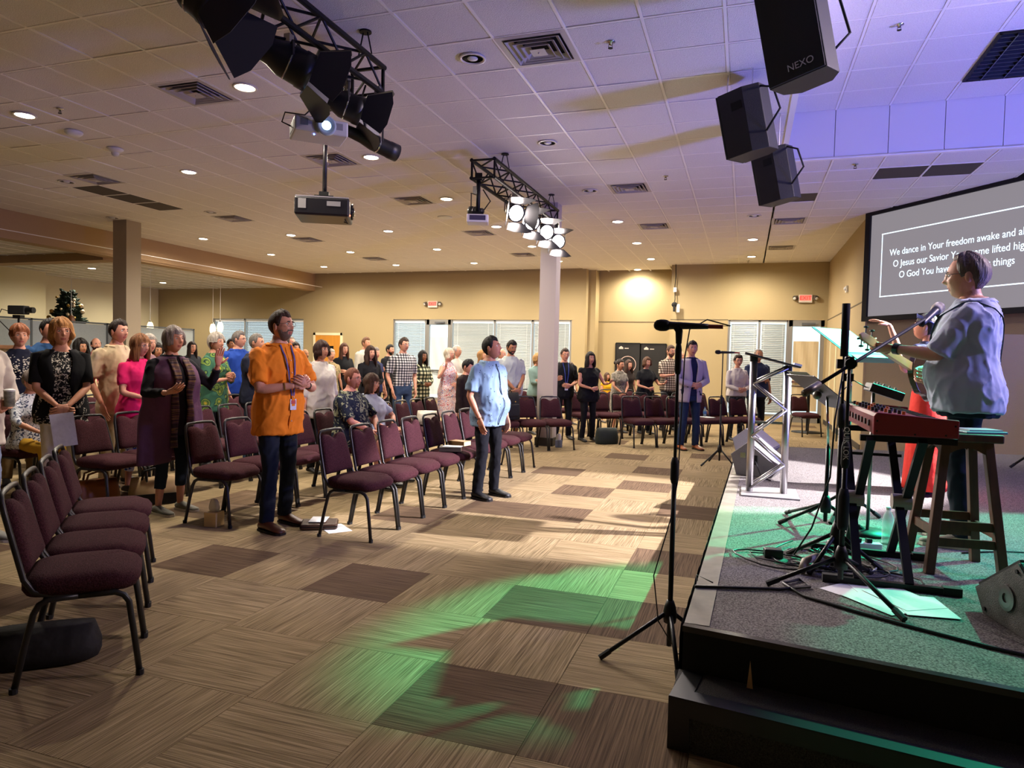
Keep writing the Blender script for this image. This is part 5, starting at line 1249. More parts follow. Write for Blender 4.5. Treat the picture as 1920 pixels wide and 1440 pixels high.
# --- on the stage
shirt_b = cloth('blue_gingham', '#adb1c2', .9, .7)
P = person('guitarist in pale blue checked shirt and jeans singing on the stage', (1.31, 4.93), 74, 1.78, head_k=1.12, w=1.42, belly=.035, z0=ZS, top=shirt_b, sleeve=.95, hem=.465, bottom=jeans_d, shoe=(shoe_grey, sole_white), skin_k='fair', hair=('receding', '#6b5a4e', 0), hvol=1.8, glasses='#4a3a34',
           arms=(((.24, .26, 1.08), (1, -.6, -.6), .8, (0, -1, 0), (-.8, .3, -.3)), ((-.14, .40, 1.21), (-.5, -.5, -1), .95, (.75, .1, .6), (.0, 1, .04))), collar=shirt_b, look=4, nod=-2, group='singers on the stage', vox=.011, det=2, sleeve_loose=1.25)
GUIT = P
a, e, wr, *_ = P['aj'][-1]; p = e.lerp(wr, .90); dd = (wr-e).normalized(); MB().tube([p-dd*.016, p+dd*.016], .036, 14).build('wristwatch', mat('black_band', '#101012', .4), P['root'])
rows = []       # guitar strap over the left shoulder and down the back
TP, trz = P['TP'], P['trz']; path = []
for i in range(9):
    z = .62+.195*i/8; hw, ff, bb = TP(z); x = .05-.18*i/8; path.append((x, ff*math.sqrt(max(.03, 1-(x/(hw+.02))**2))+.024, z))
path += [(-.132, .045, .834), (-.132, .0, .842), (-.130, -.045, .836)]
for i in range(10):
    z = .815-.235*i/9; hw, ff, bb = TP(z); x = -.128+.20*i/9; path.append((x, -bb*math.sqrt(max(.03, 1-(x/(hw+.02))**2))-.024, z))
for x, y, z in path: c = Vector((x, y, trz(z))); rows.append([c+Vector((-.03, 0, 0)), c+Vector((.03, 0, 0))])
o = MB().grid(rows).build('guitar_strap', mat('strap_teal', '#12343c', .7), P['root']); s_ = o.modifiers.new('s', 'SOLIDIFY'); s_.thickness = .006
P = person('singer in navy top and long coral skirt raising an arm on stage', (1.5, 6.8), 78, 1.55, 'f', z0=ZS, top=cloth('navy_sheen', '#262b48', .6), sleeve=.5, hem=.56, skirt=(cloth('coral', '#e0392c', .8, .8), .60, .03, .38), shoe=(shoe_black,), skin_k='fair', hair=('bun', '#2b2320', 0), fringe=.3,
           arms=(((.07, .22, 1.22), (1, -.3, -1), 1.0, (-.6, -.5, 0), (-.4, .6, .6)), ((-.25, .29, 1.45), (-.6, .1, -1), .25, (0, .3, -1), (.02, .8, .35))), look=0, nod=14, group='singers on the stage', vox=.012, det=2)
SINGER = P
Mx = P['Mx']; b = MB(); pts = []
for q in range(28):
    a = 2*PI*q/28; s = math.sin(1.15); p = head_pt(s*math.sin(a), s*math.cos(a), math.cos(1.15)+.25*math.cos(a)); pts.append(Mx @ (p*1.13))
b.tube(pts, [(.005, .02)]*28, 8, close=True); b.build('headband', mat('headband_blue', '#1b2f7a', .7), P['root'], smooth=True)

# ================================================================== stage equipment
M_red = mat('keyboard_red', '#8e1524', .35); M_wood = mat('stool_wood', '#5a3722', .45, noise_s=6, noise_amt=.35, stretch=(6, 6, 1)); M_rubber = mat('cable_rubber', '#0a0a0b', .5); M_foam = mat('mic_foam', '#0c0c0d', .95)
M_grill = mat('mic_grille', '#b9b1a8', .35, .8, bump=.8, bump_s=900)
def V(*a): return Vector(a)
# ---- projection screen with the lyrics
W3 = Vector((dw.x, dw.y, 0)); N3 = -nw; UP = Vector((0, 0, 1)); B0 = pw + N3*.03
def wp(s, z, o=0): return B0 + W3*s + UP*z + N3*o
scr = empty('projection_screen', wp(1.6, 2.3), 0, 'large projection screen showing white song lyrics in a black frame', 'screen')
def rel(p): return Vector(p)-scr.location
M_scr = mat('screen_surface', '#3c3a3e', .9, emit=(.165, .152, .165), emit_s=1.0); M_txt = mat('screen_text', '#ffffff', .8, emit=(.62, .86, .95), emit_s=1.0)
s0, s1, z0_, z1_ = .10, 3.75, 2.34, 4.06
MB().prism([rel(wp(s0, z0_, 0)), rel(wp(s1, z0_, 0)), rel(wp(s1, z1_, 0)), rel(wp(s0, z1_, 0))], N3*.03).build('screen_surface', M_scr, scr)
fb = [(s0-.10, s1+.1, z0_-.08, z0_), (s0-.10, s1+.1, z1_, z1_+.07), (s0-.10, s0, z0_, z1_), (s1, s1+.1, z0_, z1_)]
for a, b_, c, d_ in fb: MB().prism([rel(wp(a, c)), rel(wp(b_, c)), rel(wp(b_, d_)), rel(wp(a, d_))], N3*.07).build('frame_rail', M_blackm, scr)
li = [(.33, 3.5, 2.655, 2.672), (.33, 3.5, 3.70, 3.717), (.33, .347, 2.655, 3.717), (3.485, 3.5, 2.655, 3.717)]
for a, b_, c, d_ in li: MB().prism([rel(wp(a, c, .03)), rel(wp(b_, c, .03)), rel(wp(b_, d_, .03)), rel(wp(a, d_, .03))], N3*.002).build('slide_border', M_txt, scr)
for body, s_, z_, sx in (('We dance in Your freedom awake and alive', .50, 3.325, .87), ('O Jesus our Savior Your name lifted high', .575, 3.135, .87), ('O God You have done great things', .70, 2.945, .87)):
    text_mesh('lyric_line', body, .152, M_txt, scr, frame_m(W3, UP, N3, rel(wp(s_, z_, .033))), xs=sx)

# ---- microphones and stands
def dyn_mic(par, p, d, wired=True, silver=False, k=1.0):
    """microphone whose head points along d"""
    d = Vector(d).normalized(); Q = d.to_track_quat('Z', 'Y').to_matrix(); p = Vector(p)
    b = MB().lathe([(.011*k, -.15*k), (.0125*k, -.12*k), (.0165*k, 0), (.018*k, .012*k)], p, 16, Q).build('mic_body', mat('mic_body_black', '#121214', .4), par, smooth=True)
    prof = [(.018, .012), (.024, .022), (.0255, .034), (.0255, .05), (.021, .066), (.012, .075), (.0001, .078)] if not silver else [(.018, .012), (.023, .02), (.025, .03), (.025, .055), (.022, .062), (.0001, .064)]
    MB().lathe([(a*k, z*k) for a, z in prof], p, 18, Q).build('mic_head', M_grill if silver else M_foam, par, smooth=True)
    if wired: MB().lathe([(.009*k, -.21*k), (.009*k, -.15*k)], p, 12, Q).build('mic_plug', mat('red_plug', '#7a2018', .4), par)
def tripod(par, c, z, feet, h=.24, r=.011):
    c = Vector(c)
    MB().lathe([(.03, h-.06), (.035, h-.02), (.028, h+.02), (.018, h+.05)], (c.x, c.y, z), 14).build('hub', M_black, par, smooth=True)
    for f_ in feet:
        a = Vector((c.x, c.y, z+h)); e = Vector((f_[0], f_[1], z+.016)); MB().tube([a, e], r, 8).build('leg', M_black, par, smooth=True)
        d = (e-a).normalized(); MB().tube([e-d*.05, e+d*.012], .015, 8).build('foot_tip', M_foot, par)
def vert_stand(name, label, c, z, top, feet, cat='microphone stand', h=.24, group=None):
    r = empty(name, (c[0], c[1], z), 0, label, cat, group)
    F = [(f_[0]-c[0], f_[1]-c[1]) for f_ in feet]
    tripod(r, (0, 0, 0), 0, F, h)
    zs = top-z; mid_ = h+(zs-h)*.52
    MB().cyl((0, 0, .06), (0, 0, mid_), .0125, 12).build('lower_tube', M_black, r, smooth=True)
    MB().cyl((0, 0, mid_), (0, 0, zs), .008, 12).build('upper_tube', M_black, r, smooth=True)
    MB().lathe([(.014, mid_-.07), (.02, mid_-.05), (.02, mid_+.03), (.013, mid_+.06)], (0, 0, 0), 14).build('height_clutch', M_blackm, r, smooth=True)
    return r
r = vert_stand('microphone_stand', 'straight black microphone stand on the floor before the stage corner', (-.31, 3.47), 0, 1.60, [(-.62, 3.32), (-.13, 3.72), (-.235, 3.19)])
MB().lathe([(.012, 1.42), (.0165, 1.44), (.0165, 1.54), (.01, 1.58)], (0, 0, 0), 12).build('mic_grip', M_blackm, r, smooth=True)
MB().tube([(0, 0, 1.57), (.0, 0, 1.63), (-.01, 0, 1.655)], [.014, .018, .022], 12).build('mic_clip', M_blackm, r, smooth=True)
r2 = empty('microphone', (-.31, 3.47, 1.655), 0, 'black ball-headed microphone clipped on the near stand', 'microphone')
dyn_mic(r2, (-.035, 0, .004), (-1, 0, .02), True, k=1.15)
cb = empty('microphone_cable', (-.31, 3.47, 0), 0, 'thin black cable hanging from the near microphone stand', 'cable')
MB().tube([(.18, .02, 1.66), (.24, .03, 1.66), (.13, .02, 1.69), (.05, .0, 1.64), (.03, .01, 1.5), (.022, .012, 1.2), (.018, 0, .9), (-.01, -.02, .7), (-.08, -.05, .42), (-.05, -.06, .2), (.05, -.06, .05), (.16, -.02, .16), (.12, .05, .42), (.2, .0, .405)], .0035, 6).build('cable', M_rubber, cb, smooth=True)
r = vert_stand('microphone_stand', 'straight black microphone stand near the far stage corner', (-.30, 10.42), 0, 1.62, [(-.53, 10.15), (-.45, 10.7), (-.09, 10.28)])
r2 = empty('microphone', (-.30, 10.42, 1.64), 0, 'small black microphone on the far straight stand', 'microphone'); dyn_mic(r2, (-.02, 0, 0), (-1, 0, .02), k=1.2)
# boom stand for the guitarist
r = vert_stand('microphone_stand', 'black boom microphone stand on tripod in front of the keyboard', (.475, 3.63), ZS, 1.52, [(.15, 3.57), (.68, 3.30), (.66, 3.98)], h=.17)
MB().lathe([(.020, .30), (.026, .32), (.026, .46), (.018, .5)], (0, 0, 0), 14).build('grip_sleeve', M_blackm, r, smooth=True)
A, B_ = V(-.22, -.36, .965), V(.5, .74, 1.385)
MB().tube([A, B_], .0085, 10).build('boom', M_black, r, smooth=True)
MB().tube([A-V(0, 0, 0), A+(B_-A)*.09], .017, 12).build('counterweight', mat('steel_grey', '#77706a', .4, .6), r, smooth=True)
MB().lathe([(.0, -.0), (.026, .0), (.026, .03), (.0001, .03)], (0, -.03, 1.10), 14, Matrix.Rotation(PI/2, 3, 'X')).build('boom_knob', M_blackm, r)
MB().box((0, .0, 1.105), (.04, .04, .06)).build('boom_clamp', M_black, r, bevel=.006)
text_mesh('brand_print', 'QUIK LOK', .034, mat('white_print', '#c9c9c9', .5), r, frame_m((0, 0, -1), (1, 0, 0), (0, -1, 0), (-.013, -.0265, .80)))
r2 = empty('microphone', (.475+.5, 3.63+.74, ZS+1.385), 0, 'silver-headed microphone on the boom before the guitarist', 'microphone')
dyn_mic(r2, (.02, .03, .02), V(.72, 1.1, .62), False, True, k=1.25)
r = vert_stand('guitar_stand_pole', 'black upright pole with padded sleeve behind the boom stand', (.50, 4.02), ZS, 1.80, [(.28, 4.2), (.36, 3.85), (.72, 4.08)], 'stand', h=.2)
MB().cyl((0, 0, 1.14), (0, 0, 1.42), .02, 12).build('padded_sleeve', M_foam, r, smooth=True)
MB().box((0, 0, 1.10), (.07, .05, .05)).box((.02, -.02, 1.03), (.05, .04, .04)).build('clamp', M_black, r)
MB().tube([(0, -.03, 1.12), (-.04, -.06, .8), (-.05, -.05, .5), (-.12, .05, .2), (-.2, .1, .03)], .005, 6).build('cable', M_rubber, r, smooth=True)
# singer's hand microphone
S_ = SINGER; mw = S_['root'].matrix_basis; a, e, wr, *_ = S_['aj'][1]
hp_ = mw @ (wr+Vector((-.03, .06, .05)))
r2 = empty('microphone', hp_, 0, 'black wireless microphone in the singer\'s hand', 'microphone'); dyn_mic(r2, (0, 0, 0), (mw.to_3x3() @ Vector((-.25, -.55, .6))), False)

# ---- guitar
G = GUIT; gm = G['root'].matrix_basis; gr = empty('bass_guitar', G['root'].location, math.radians(74), 'bass guitar with pale maple neck held by the stage guitarist', 'guitar')
n0 = V(.06, .34, 1.00); n1 = V(-.16, .46+.06, 1.235); nd = (n1-n0).normalized()
hw_, ff_, bb_ = G['TP'](.6)
nb0 = V(.42, ff_+.05, 1.05); hd0 = V(-.155, .50, 1.235)
nd = (hd0-nb0).normalized(); L_ = (hd0-nb0).length; nrm = V(0, 1, 0); nrm = (nrm-nd*nrm.dot(nd)).normalized(); wd = nd.cross(nrm)
Rg = Matrix((wd, nd, nrm)).transposed()
def gp(x, y, z): return nb0 + Rg @ Vector((x, y, z))
MB().prism([gp(-.028, .16, -.012), gp(.028, .16, -.012), gp(.021, L_, -.012), gp(-.021, L_, -.012)], nrm*.026).build('neck', mat('maple', '#b88a5e', .35), gr)
MB().prism([gp(-.024, .16, .014), gp(.024, .16, .014), gp(.020, L_, .014), gp(-.020, L_, .014)], nrm*.006).build('fretboard', mat('rosewood', '#3a2418', .5), gr)
MB().prism([gp(-.022, L_, -.012), gp(.022, L_, -.012), gp(.034, L_+.05, -.012), gp(.030, L_+.17, -.012), gp(.0, L_+.195, -.012), gp(-.026, L_+.16, -.012), gp(-.030, L_+.05, -.012)], nrm*.016).build('headstock', MATS['maple'], gr, bevel=.003)
for i in range(4):
    s_ = 1 if i % 2 else -1; y = L_+.055+.038*i
    b = MB(); b.tube([gp(s_*.03, y, -.005), gp(s_*.065, y, -.005)], .004, 6); b.ball(gp(s_*.07, y, -.005), (.02, .016, .008), 10, 6); b.cyl(gp(s_*.018, y, .004), gp(s_*.018, y, .022), .007, 8); b.build('tuning_peg', M_black, gr)
body = []
for q in range(40):
    t = 2*PI*q/40; x = math.cos(t)*(.165+.02*math.cos(2*t)); y = math.sin(t)*.22-.05; x *= 1-.22*math.exp(-((y+.03)/.06)**2); body.append(gp(x, y, -.02))
MB().prism(body, nrm*.042).build('body', mat('guitar_sunburst', '#3b1c10', .2), gr, bevel=.006)
for x in (-.012, -.004, .004, .012): MB().tube([gp(x, -.12, .03), gp(x, L_+.02, .023)], .0008, 4).build('string', M_chrome, gr)

# ---- keyboard on its double-braced stand
kb = empty('keyboard', (.79, 3.75, 1.145), 0, 'red stage keyboard with knobs, end panel toward the camera', 'keyboard')
prof = [(-.18, 0), (.185, 0), (.185, .088), (.0, .100), (-.165, .112), (-.18, .095)]
for y, nm in ((0, 'end_panel'), (1.08, 'end_panel')): MB().prism([(x, y, z) for x, z in prof], (0, .025, 0)).build(nm, M_red, kb, bevel=.006)
MB().prism([(-.175, .025, .004), (.18, .025, .004), (.18, .025, .05), (.06, .025, .055), (.05, .025, .088), (-.165, .025, .105), (-.178, .025, .09)], (0, 1.055, 0)).build('chassis', mat('keyboard_panel', '#6d1722', .4), kb)
for k in range(40): MB().box((.125, .05+k*.0255+.0127, .060), (.125, .0235, .018)).build('white_key', mat('key_white', '#d9d5cc', .3), kb)
for k in range(40):
    if k % 7 in (2, 6): continue
    MB().box((.10, .05+(k+1)*.0255, .075), (.08, .013, .018)).build('black_key', mat('key_black', '#0e0e10', .3), kb)
rnd = random.Random(5)
for k in range(26):
    MB().cyl((-.04-.055*(k % 3), .06+.034*k, .098+.004*(k % 3)), (-.04-.055*(k % 3), .06+.034*k, .118+.004*(k % 3)), .009, 10).build('knob', mat('knob_dark', '#1a1a1c', .4) if k % 4 else mat('knob_orange', '#c06a2a', .4), kb)
for x, z in ((-.165, .07), (-.165, .02), (.0, .012), (.13, .014), (.168, .06)): MB().cyl((x, -.0025, z), (x, .002, z), .0045, 8).build('screw', M_blackm, kb)
for k in range(7): MB().box((-.181, .15+k*.11, .05), (.006, .035, .03)).build('rear_socket', mat('socket_grey', '#55504e', .4, .4), kb)
ks = empty('keyboard_stand', (.79, 4.1, ZS), 0, 'black double X keyboard stand with pale round joints', 'stand')
for x in (-.205, .02):
    for k, (ya, yb) in enumerate(((-.33, .30), (.30, -.33))):
        xo = x+(.02 if k else -.012)
        MB().bar((xo, ya, .03), (xo, yb, .735), .025, .04, (1, 0, 0)).build('leg_bar', M_black, ks)
    MB().lathe([(.0001, -.045), (.042, -.045), (.042, .045), (.0001, .045)], (x, -.02, .38), 18, Matrix.Rotation(PI/2, 3, 'Y')).build('joint_disc', mat('joint_grey', '#8a8078', .5), ks)
for y, nm in ((-.33, 0), (.30, 1)):
    MB().bar((-.34, y, .018), (.19, y, .018), .03).build('foot_bar', M_black, ks)
    for x in (-.34, .19): MB().bar((x-.04, y, .02), (x+.04, y, .02), .04).build('foot_cap', M_foot, ks)
    MB().bar((-.23, y*.9, .735), (.19, y*.9, .735), .03).build('top_bar', M_black, ks)
MB().bar((-.2, .18, .60), (.05, .18, .60), .015).build('cross_brace', M_black, ks)

# ---- wooden bar stool with a tablet
st = empty('bar_stool', (1.12, 4.32, ZS), math.radians(6), 'dark wooden bar stool with splayed legs beside the keyboard', 'stool')
MB().box((0, 0, .725), (.32, .30, .045)).build('seat', M_wood, st, bevel=.008)
tops = [(-.10, -.10), (.10, -.10), (.10, .10), (-.10, .10)]; bots = [(-.175, -.17), (.175, -.17), (.175, .17), (-.175, .17)]
for t_, b_ in zip(tops, bots): MB().bar((b_[0], b_[1], 0), (t_[0], t_[1], .705), .045, .045, (0, 1, 0)).build('leg', M_wood, st, bevel=.004)
def lv(i, z): t = z/.705; return (bots[i][0]+(tops[i][0]-bots[i][0])*t, bots[i][1]+(tops[i][1]-bots[i][1])*t, z)
for i in range(4):
    j = (i+1) % 4; a, b_ = V(*lv(i, .66)), V(*lv(j, .66)); u = (b_-a).normalized(); Ls = (b_-a).length
    pts = [a+V(0, 0, .04), b_+V(0, 0, .04)]+[b_-u*Ls*t+V(0, 0, -.035+.045*math.sin(PI*t)) for t in [q/8 for q in range(9)]]
    MB().prism(pts, u.cross(UP)*.018).build('apron', M_wood, st)
    for z in ((.17, .26) if i % 2 == 0 else (.22,)): MB().bar(lv(i, z), lv(j, z), .018, .045).build('stretcher', M_wood, st)
tb_ = empty('tablet', (1.2, 4.30, ZS+.7475), .35, 'flat pale teal tablet and folder lying on the bar stool', 'tablet')
MB().box((0, 0, .006), (.22, .16, .012)).build('case', mat('teal_case', '#5f8a8c', .4), tb_, bevel=.003); MB().box((.01, .01, .016), (.18, .13, .008)).build('folder', mat('grey_card', '#8f9a9c', .6), tb_)

# ---- music stands
def music_stand(label, c, feet, ctr, tilt_deg, w_, d_, deskm, z=ZS, sheets=None, yaw=0):
    r = empty('music_stand', (c[0], c[1], z), 0, label, 'music stand', 'music stands on the stage'); ctr = Vector(ctr)-Vector((c[0], c[1], z))
    tripod(r, (0, 0, 0), 0, [(f_[0]-c[0], f_[1]-c[1]) for f_ in feet], .2)
    MB().cyl((0, 0, .08), (0, 0, ctr.z*.62), .0125, 10).build('lower_tube', M_black, r, smooth=True)
    MB().cyl((0, 0, ctr.z*.62), (ctr.x*.3, 0, ctr.z-.03), .008, 10).build('upper_tube', M_chrome, r, smooth=True)
    R_ = Matrix.Rotation(math.radians(yaw), 3, 'Z') @ Matrix.Rotation(math.radians(tilt_deg), 3, 'Y')
    dk = MB().box(ctr, (d_, w_, .004), R_).box(ctr+R_ @ V(d_/2, 0, .02), (.004, w_, .045), R_).build('desk', deskm, r)
    MB().ball(ctr+R_ @ V(0, 0, -.03), .028, 10, 8).build('desk_joint', mat('steel_grey', '#77706a', .4, .6), r, smooth=True)
    for k, (m_, off, s_) in enumerate(sheets or []): MB().box(ctr+R_ @ V(off[0], off[1], .004+.002*k), (s_[0], s_[1], .0015), R_).build('sheet', m_, r)
    return r
M_sheet = mat('paper_white', '#dcdde0', .8, noise_s=30, noise_amt=.12, stretch=(1, 12, 1)); M_redfold = mat('red_folder', '#b0222c', .5)
music_stand('black metal music stand nearest the keyboard, back toward us', (.53, 4.84), [(.27, 5.0), (.33, 5.35), (.78, 5.0)], (.47, 4.84, 1.31), 38, .50, .34, mat('stand_black', '#15151a', .45), sheets=[(mat('paper_grey', '#8d8a86', .8), (-.13, 0), (.14, .36))], yaw=15)
music_stand('taller music stand with bright sheet music before the guitarist', (.72, 5.38), [(.5, 5.5), (.6, 5.15), (.95, 5.5)], (.72, 5.38, 1.63), 35, .46, .42, mat('stand_clear', '#6f8b93', .3), sheets=[(M_sheet, (-.05, 0), (.30, .42)), (M_redfold, (.17, .0), (.08, .40))], yaw=-38)
# small mixer on a stand
mx_ = empty('monitor_mixer', (.80, 4.98, ZS), 0, 'small black personal mixer tilted on a stand above the keyboard', 'mixer')
R_ = Matrix.Rotation(math.radians(18), 3, 'Y')
MB().box((.06, 0, .93), (.20, .24, .055), R_).build('body', mat('mixer_black', '#131317', .4), mx_, bevel=.006)
for k in range(8): MB().cyl(V(.06, 0, .93)+R_ @ V(-.06+.035*(k % 4), -.07+.12*(k//4), .027), V(.06, 0, .93)+R_ @ V(-.06+.035*(k % 4), -.07+.12*(k//4), .045), .008, 10).build('knob', M_white, mx_)
MB().cyl((0, 0, .02), (0, 0, .92), .011, 10).build('pole', M_alu, mx_, smooth=True); MB().lathe([(.15, 0), (.15, .012), (.03, .022), (.0001, .022)]).build('base', M_black, mx_, smooth=True)
MB().tube([(-.03, .05, .95), (-.12, .03, 1.0), (-.2, 0, .9), (-.22, -.1, .6)], .004, 6).build('cable', M_rubber, mx_, smooth=True)

# ---- truss lectern
le = empty('lectern', (.21, 6.15, ZS), 0, 'silver truss lectern with zigzag braces and dark slanted top', 'lectern')
MB().box2((-.20, -.22, 0), (.25, .26, .012)).build('base_plate', mat('lectern_base', '#8d8b8c', .45, .5), le)
PX = (-.135, .135)
for x, z in ((PX[0], 1.13), (PX[1], 1.05)): MB().cyl((x, 0, .012), (x, 0, z), .029, 16).build('post', M_alu, le, smooth=True)
zz_ = [.06, .27, .50, .73, .94, 1.08]
for k in range(5):
    a = V(PX[k % 2], .0, zz_[k]); b_ = V(PX[(k+1) % 2], .0, zz_[k+1])
    MB().tube([a+V(0, .03, 0), b_+V(0, .03, 0)], .009, 8).build('brace', M_alu, le, smooth=True); MB().tube([a-V(0, .03, .02), b_-V(0, .03, .02)], .009, 8).build('brace', M_alu, le, smooth=True)
MB().bar((PX[0], 0, .60), (PX[1], 0, .60), .02).build('cross_bar', M_alu, le)
for x, z in ((PX[0], 1.13), (PX[1], 1.05)): MB().cyl((x, 0, z-.02), (x, 0, z+.03), .033, 14).build('post_cap', M_blackm, le)
R_ = Matrix.Rotation(math.radians(14.5), 3, 'Y')
MB().box((.005, 0, 1.125), (.44, .5, .014), R_).build('reading_top', mat('lectern_top', '#24201f', .4), le, bevel=.003)
MB().box((.20, -.1, 1.09), (.06, .16, .02), R_).build('paper_lip', M_sheet, le)

# ---- floor monitors
def wedge(label, c, rz, w_, prof, endm, frontm, group='floor monitor wedges on the stage', cup=False, z=ZS):
    r = empty('monitor_wedge', (c[0], c[1], z), rz, label, 'floor monitor', group)
    P_ = [V(x, -w_/2, z_) for x, z_ in prof]
    MB().prism(P_, (0, w_, 0)).build('cabinet', endm, r, bevel=.006)
    # grille on the sloping face (between the last two profile points)
    a, b_ = V(prof[2][0], 0, prof[2][1]), V(prof[3][0], 0, prof[3][1]); d = (b_-a); n_ = V(d.z, 0, -d.x).normalized()
    if n_.z < 0: n_ = -n_
    Q = Matrix((d.normalized(), V(0, 1, 0), n_)).transposed()
    MB().box((a+b_)/2+n_*.008, (d.length*.93, w_*.95, .014), Q).build('grille', frontm, r)
    for y in (-1, 1):
        if cup:
            MB().lathe([(.055, 0), (.055, .006), (.04, .008), (.02, .008), (.02, .002), (.0001, .002)], (.0, y*(w_/2+.006), .13), 20, Matrix.Rotation(y*-PI/2, 3, 'X')).build('pole_cup', mat('cup_grey', '#6a6664', .35, .5), r)
    MB().box((prof[4][0]-.004 if False else (prof[4][0]+prof[0][0])/2-.01, 0, (prof[4][1]+prof[0][1])/2), (.02, .16, .07)).build('handle', M_blackm, r)
    return r
pf = [(-.16, 0), (.17, 0), (.24, .10), (-.06, .33), (-.22, .20)]
M_gwed = mat('wedge_grey', '#77757a', .6, bump=.3, bump_s=250); M_gwed2 = mat('wedge_grille', '#8f8d94', .5, bump=.5, bump_s=400)
w1 = wedge('grey floor monitor behind the lectern, nearer of the two', (.17, 7.25), math.radians(-14), .46, pf, M_gwed, M_gwed2)
MB().box((.0, -.232, .16), (.07, .006, .09)).build('input_plate', M_blackm, w1); MB().box((-.1, -.232, .2), (.05, .006, .05)).build('badge_plate', M_chrome, w1)
MB().tube([(.02, -.235, .15), (.05, -.3, .12), (.1, -.33, .02), (.2, -.4, .006)], .006, 6).build('cable', M_rubber, w1, smooth=True)
wedge('grey floor monitor farthest along the stage edge', (.16, 8.75), math.radians(-14), .46, pf, M_gwed, M_gwed2)
w3 = wedge('dark floor monitor at the right frame edge with round cup on its end', (1.30, 3.43), math.radians(103), .44, [(-.14, 0), (.17, 0), (.24, .10), (-.06, .30), (-.22, .17)], mat('wedge_black', '#0b0b0d', .6), mat('wedge_black_grille', '#08080a', .7), cup=True)
for y in (-1, 1):
    MB().prism([V(x*.97, y*.221, z*.97+.004) for x, z in ((-.14, 0), (.17, 0), (.24, .10), (-.06, .30), (-.22, .17))], (0, y*.004, 0)).build('end_plate', mat('wedge_dark', '#4a4745', .65, noise_s=180, noise_amt=.5, bump=.3, bump_s=250), w3)
    for x, z in ((-.14, .03), (.15, .03), (-.18, .17), (-.06, .26)): MB().cyl((x, y*.222, z), (x, y*.232, z), .009, 8).build('corner_stud', M_blackm, w3)

# ---- floor clutter on the stage
wb = empty('water_bottle', (.87, 4.72, ZS), 0, 'clear plastic water bottle standing on the stage by the stool', 'bottle')
MB().lathe([(.031, 0), (.033, .01), (.033, .09), (.030, .10), (.033, .11), (.033, .15), (.026, .18), (.013, .205), (.013, .215)], n=18).build('bottle', mat('clear_plastic', '#cfe6e0', .08, alpha=.35), wb, smooth=True)
MB().lathe([(.0145, .212), (.0145, .23), (.0001, .23)], n=14).build('cap', M_white, wb)
rnd = random.Random(11)
for k, (x, y, a, lab) in enumerate([(.56, 3.62, .35, 'leftmost, under the tripod leg'), (.66, 3.66, -.25, 'lying across the others'), (.64, 3.52, .2, 'middle of the spread'), (.80, 3.53, -.35, 'rightmost, lit green'), (.74, 3.60, .05, 'on top of the pile')]):
    o = tag(MB().box((0, 0, 0), (.216, .28, .0012)).build('sheet_of_paper', M_sheet), 'white music sheet on the stage floor, '+lab, 'paper', 'loose music sheets on the stage'); o.location = (x, y, ZS+.002+.0016*k); o.rotation_euler = (0, 0, a+.5)
ps = empty('power_strip', (.66, 4.52, ZS), .2, 'white power strip among the cables under the keyboard', 'power strip')
MB().box((0, 0, .02), (.30, .05, .04)).build('body', M_white, ps, bevel=.005)
for k in range(4): MB().box((-.1+k*.06, 0, .05), (.03, .03, .03)).build('plug', M_blackm, ps)
pa = empty('power_adapter', (.19, 4.12, ZS), .15, 'black power adapter block on the green-lit stage carpet', 'power adapter')
MB().box((0, 0, .025), (.10, .06, .05)).build('body', mat('adapter_black', '#12211c', .5), pa, bevel=.006); MB().tube([(.05, 0, .02), (.12, .02, .01), (.2, 0, .01), (.3, .05, .01)], .004, 6).build('cord', M_rubber, pa, smooth=True)
MB().tube([(-.05, 0, .02), (-.12, .04, .01), (-.1, -.06, .008), (.02, -.14, .008), (.2, -.12, .008)], .004, 6).build('cord', M_rubber, pa, smooth=True)
cc = empty('cable_conduit', (.4, 4.0, ZS), 0, 'beige corrugated cable conduit curving over the stage carpet', 'cable')
MB().tube([(-.08, -.16, .02), (-.06, -.08, .05), (.0, .0, .06), (.09, .06, .03), (.16, .1, .02)], .021, 10).build('tube', mat('conduit_beige', '#8f8270', .6), cc, smooth=True)
labs = ['black cable looping widest across the green stage carpet', 'black cable coiled under the keyboard stand', 'black cable running from the adapter to the power strip', 'pale cable arching over the adapter', 'black cable tangled at the tripod hub', 'black cable circling the pole base', 'thin cable snaking behind the foot bars', 'black cable nearest the water bottle']
for k in range(8):
    o = empty('stage_cable', (.45+rnd.uniform(-.12, .15), 4.15+rnd.uniform(-.25, .3), ZS), rnd.uniform(0, 6), labs[k], 'cable', 'cables on the stage floor'); pts = []; a0 = rnd.uniform(0, 6); R0 = rnd.uniform(.12, .26)
    for q in range(26):
        t = q/25; a = a0+t*rnd.choice((8, 8.2)); rr = R0*(.5+.6*math.sin(t*5+k)); pts.append((math.cos(a)*rr*1.5+.1*t, math.sin(a)*rr*.8, .006+.03*abs(math.sin(q*1.7+k))*(1 if q % 5 == 0 else .3)))
    # smooth the run
    pts = [tuple((pts[max(i-1, 0)][c]+2*pts[i][c]+pts[min(i+1, 25)][c])/4 for c in range(3)) for i in range(26)]
    MB().tube(pts, .0048, 6).build('cable', M_rubber if k != 3 else mat('cable_white', '#a9b0ab', .5), o, smooth=True)
o = empty('stage_cable', (0, 0, ZS), 0, 'long black cable running along the stage front to the right edge', 'cable', 'cables on the stage floor')
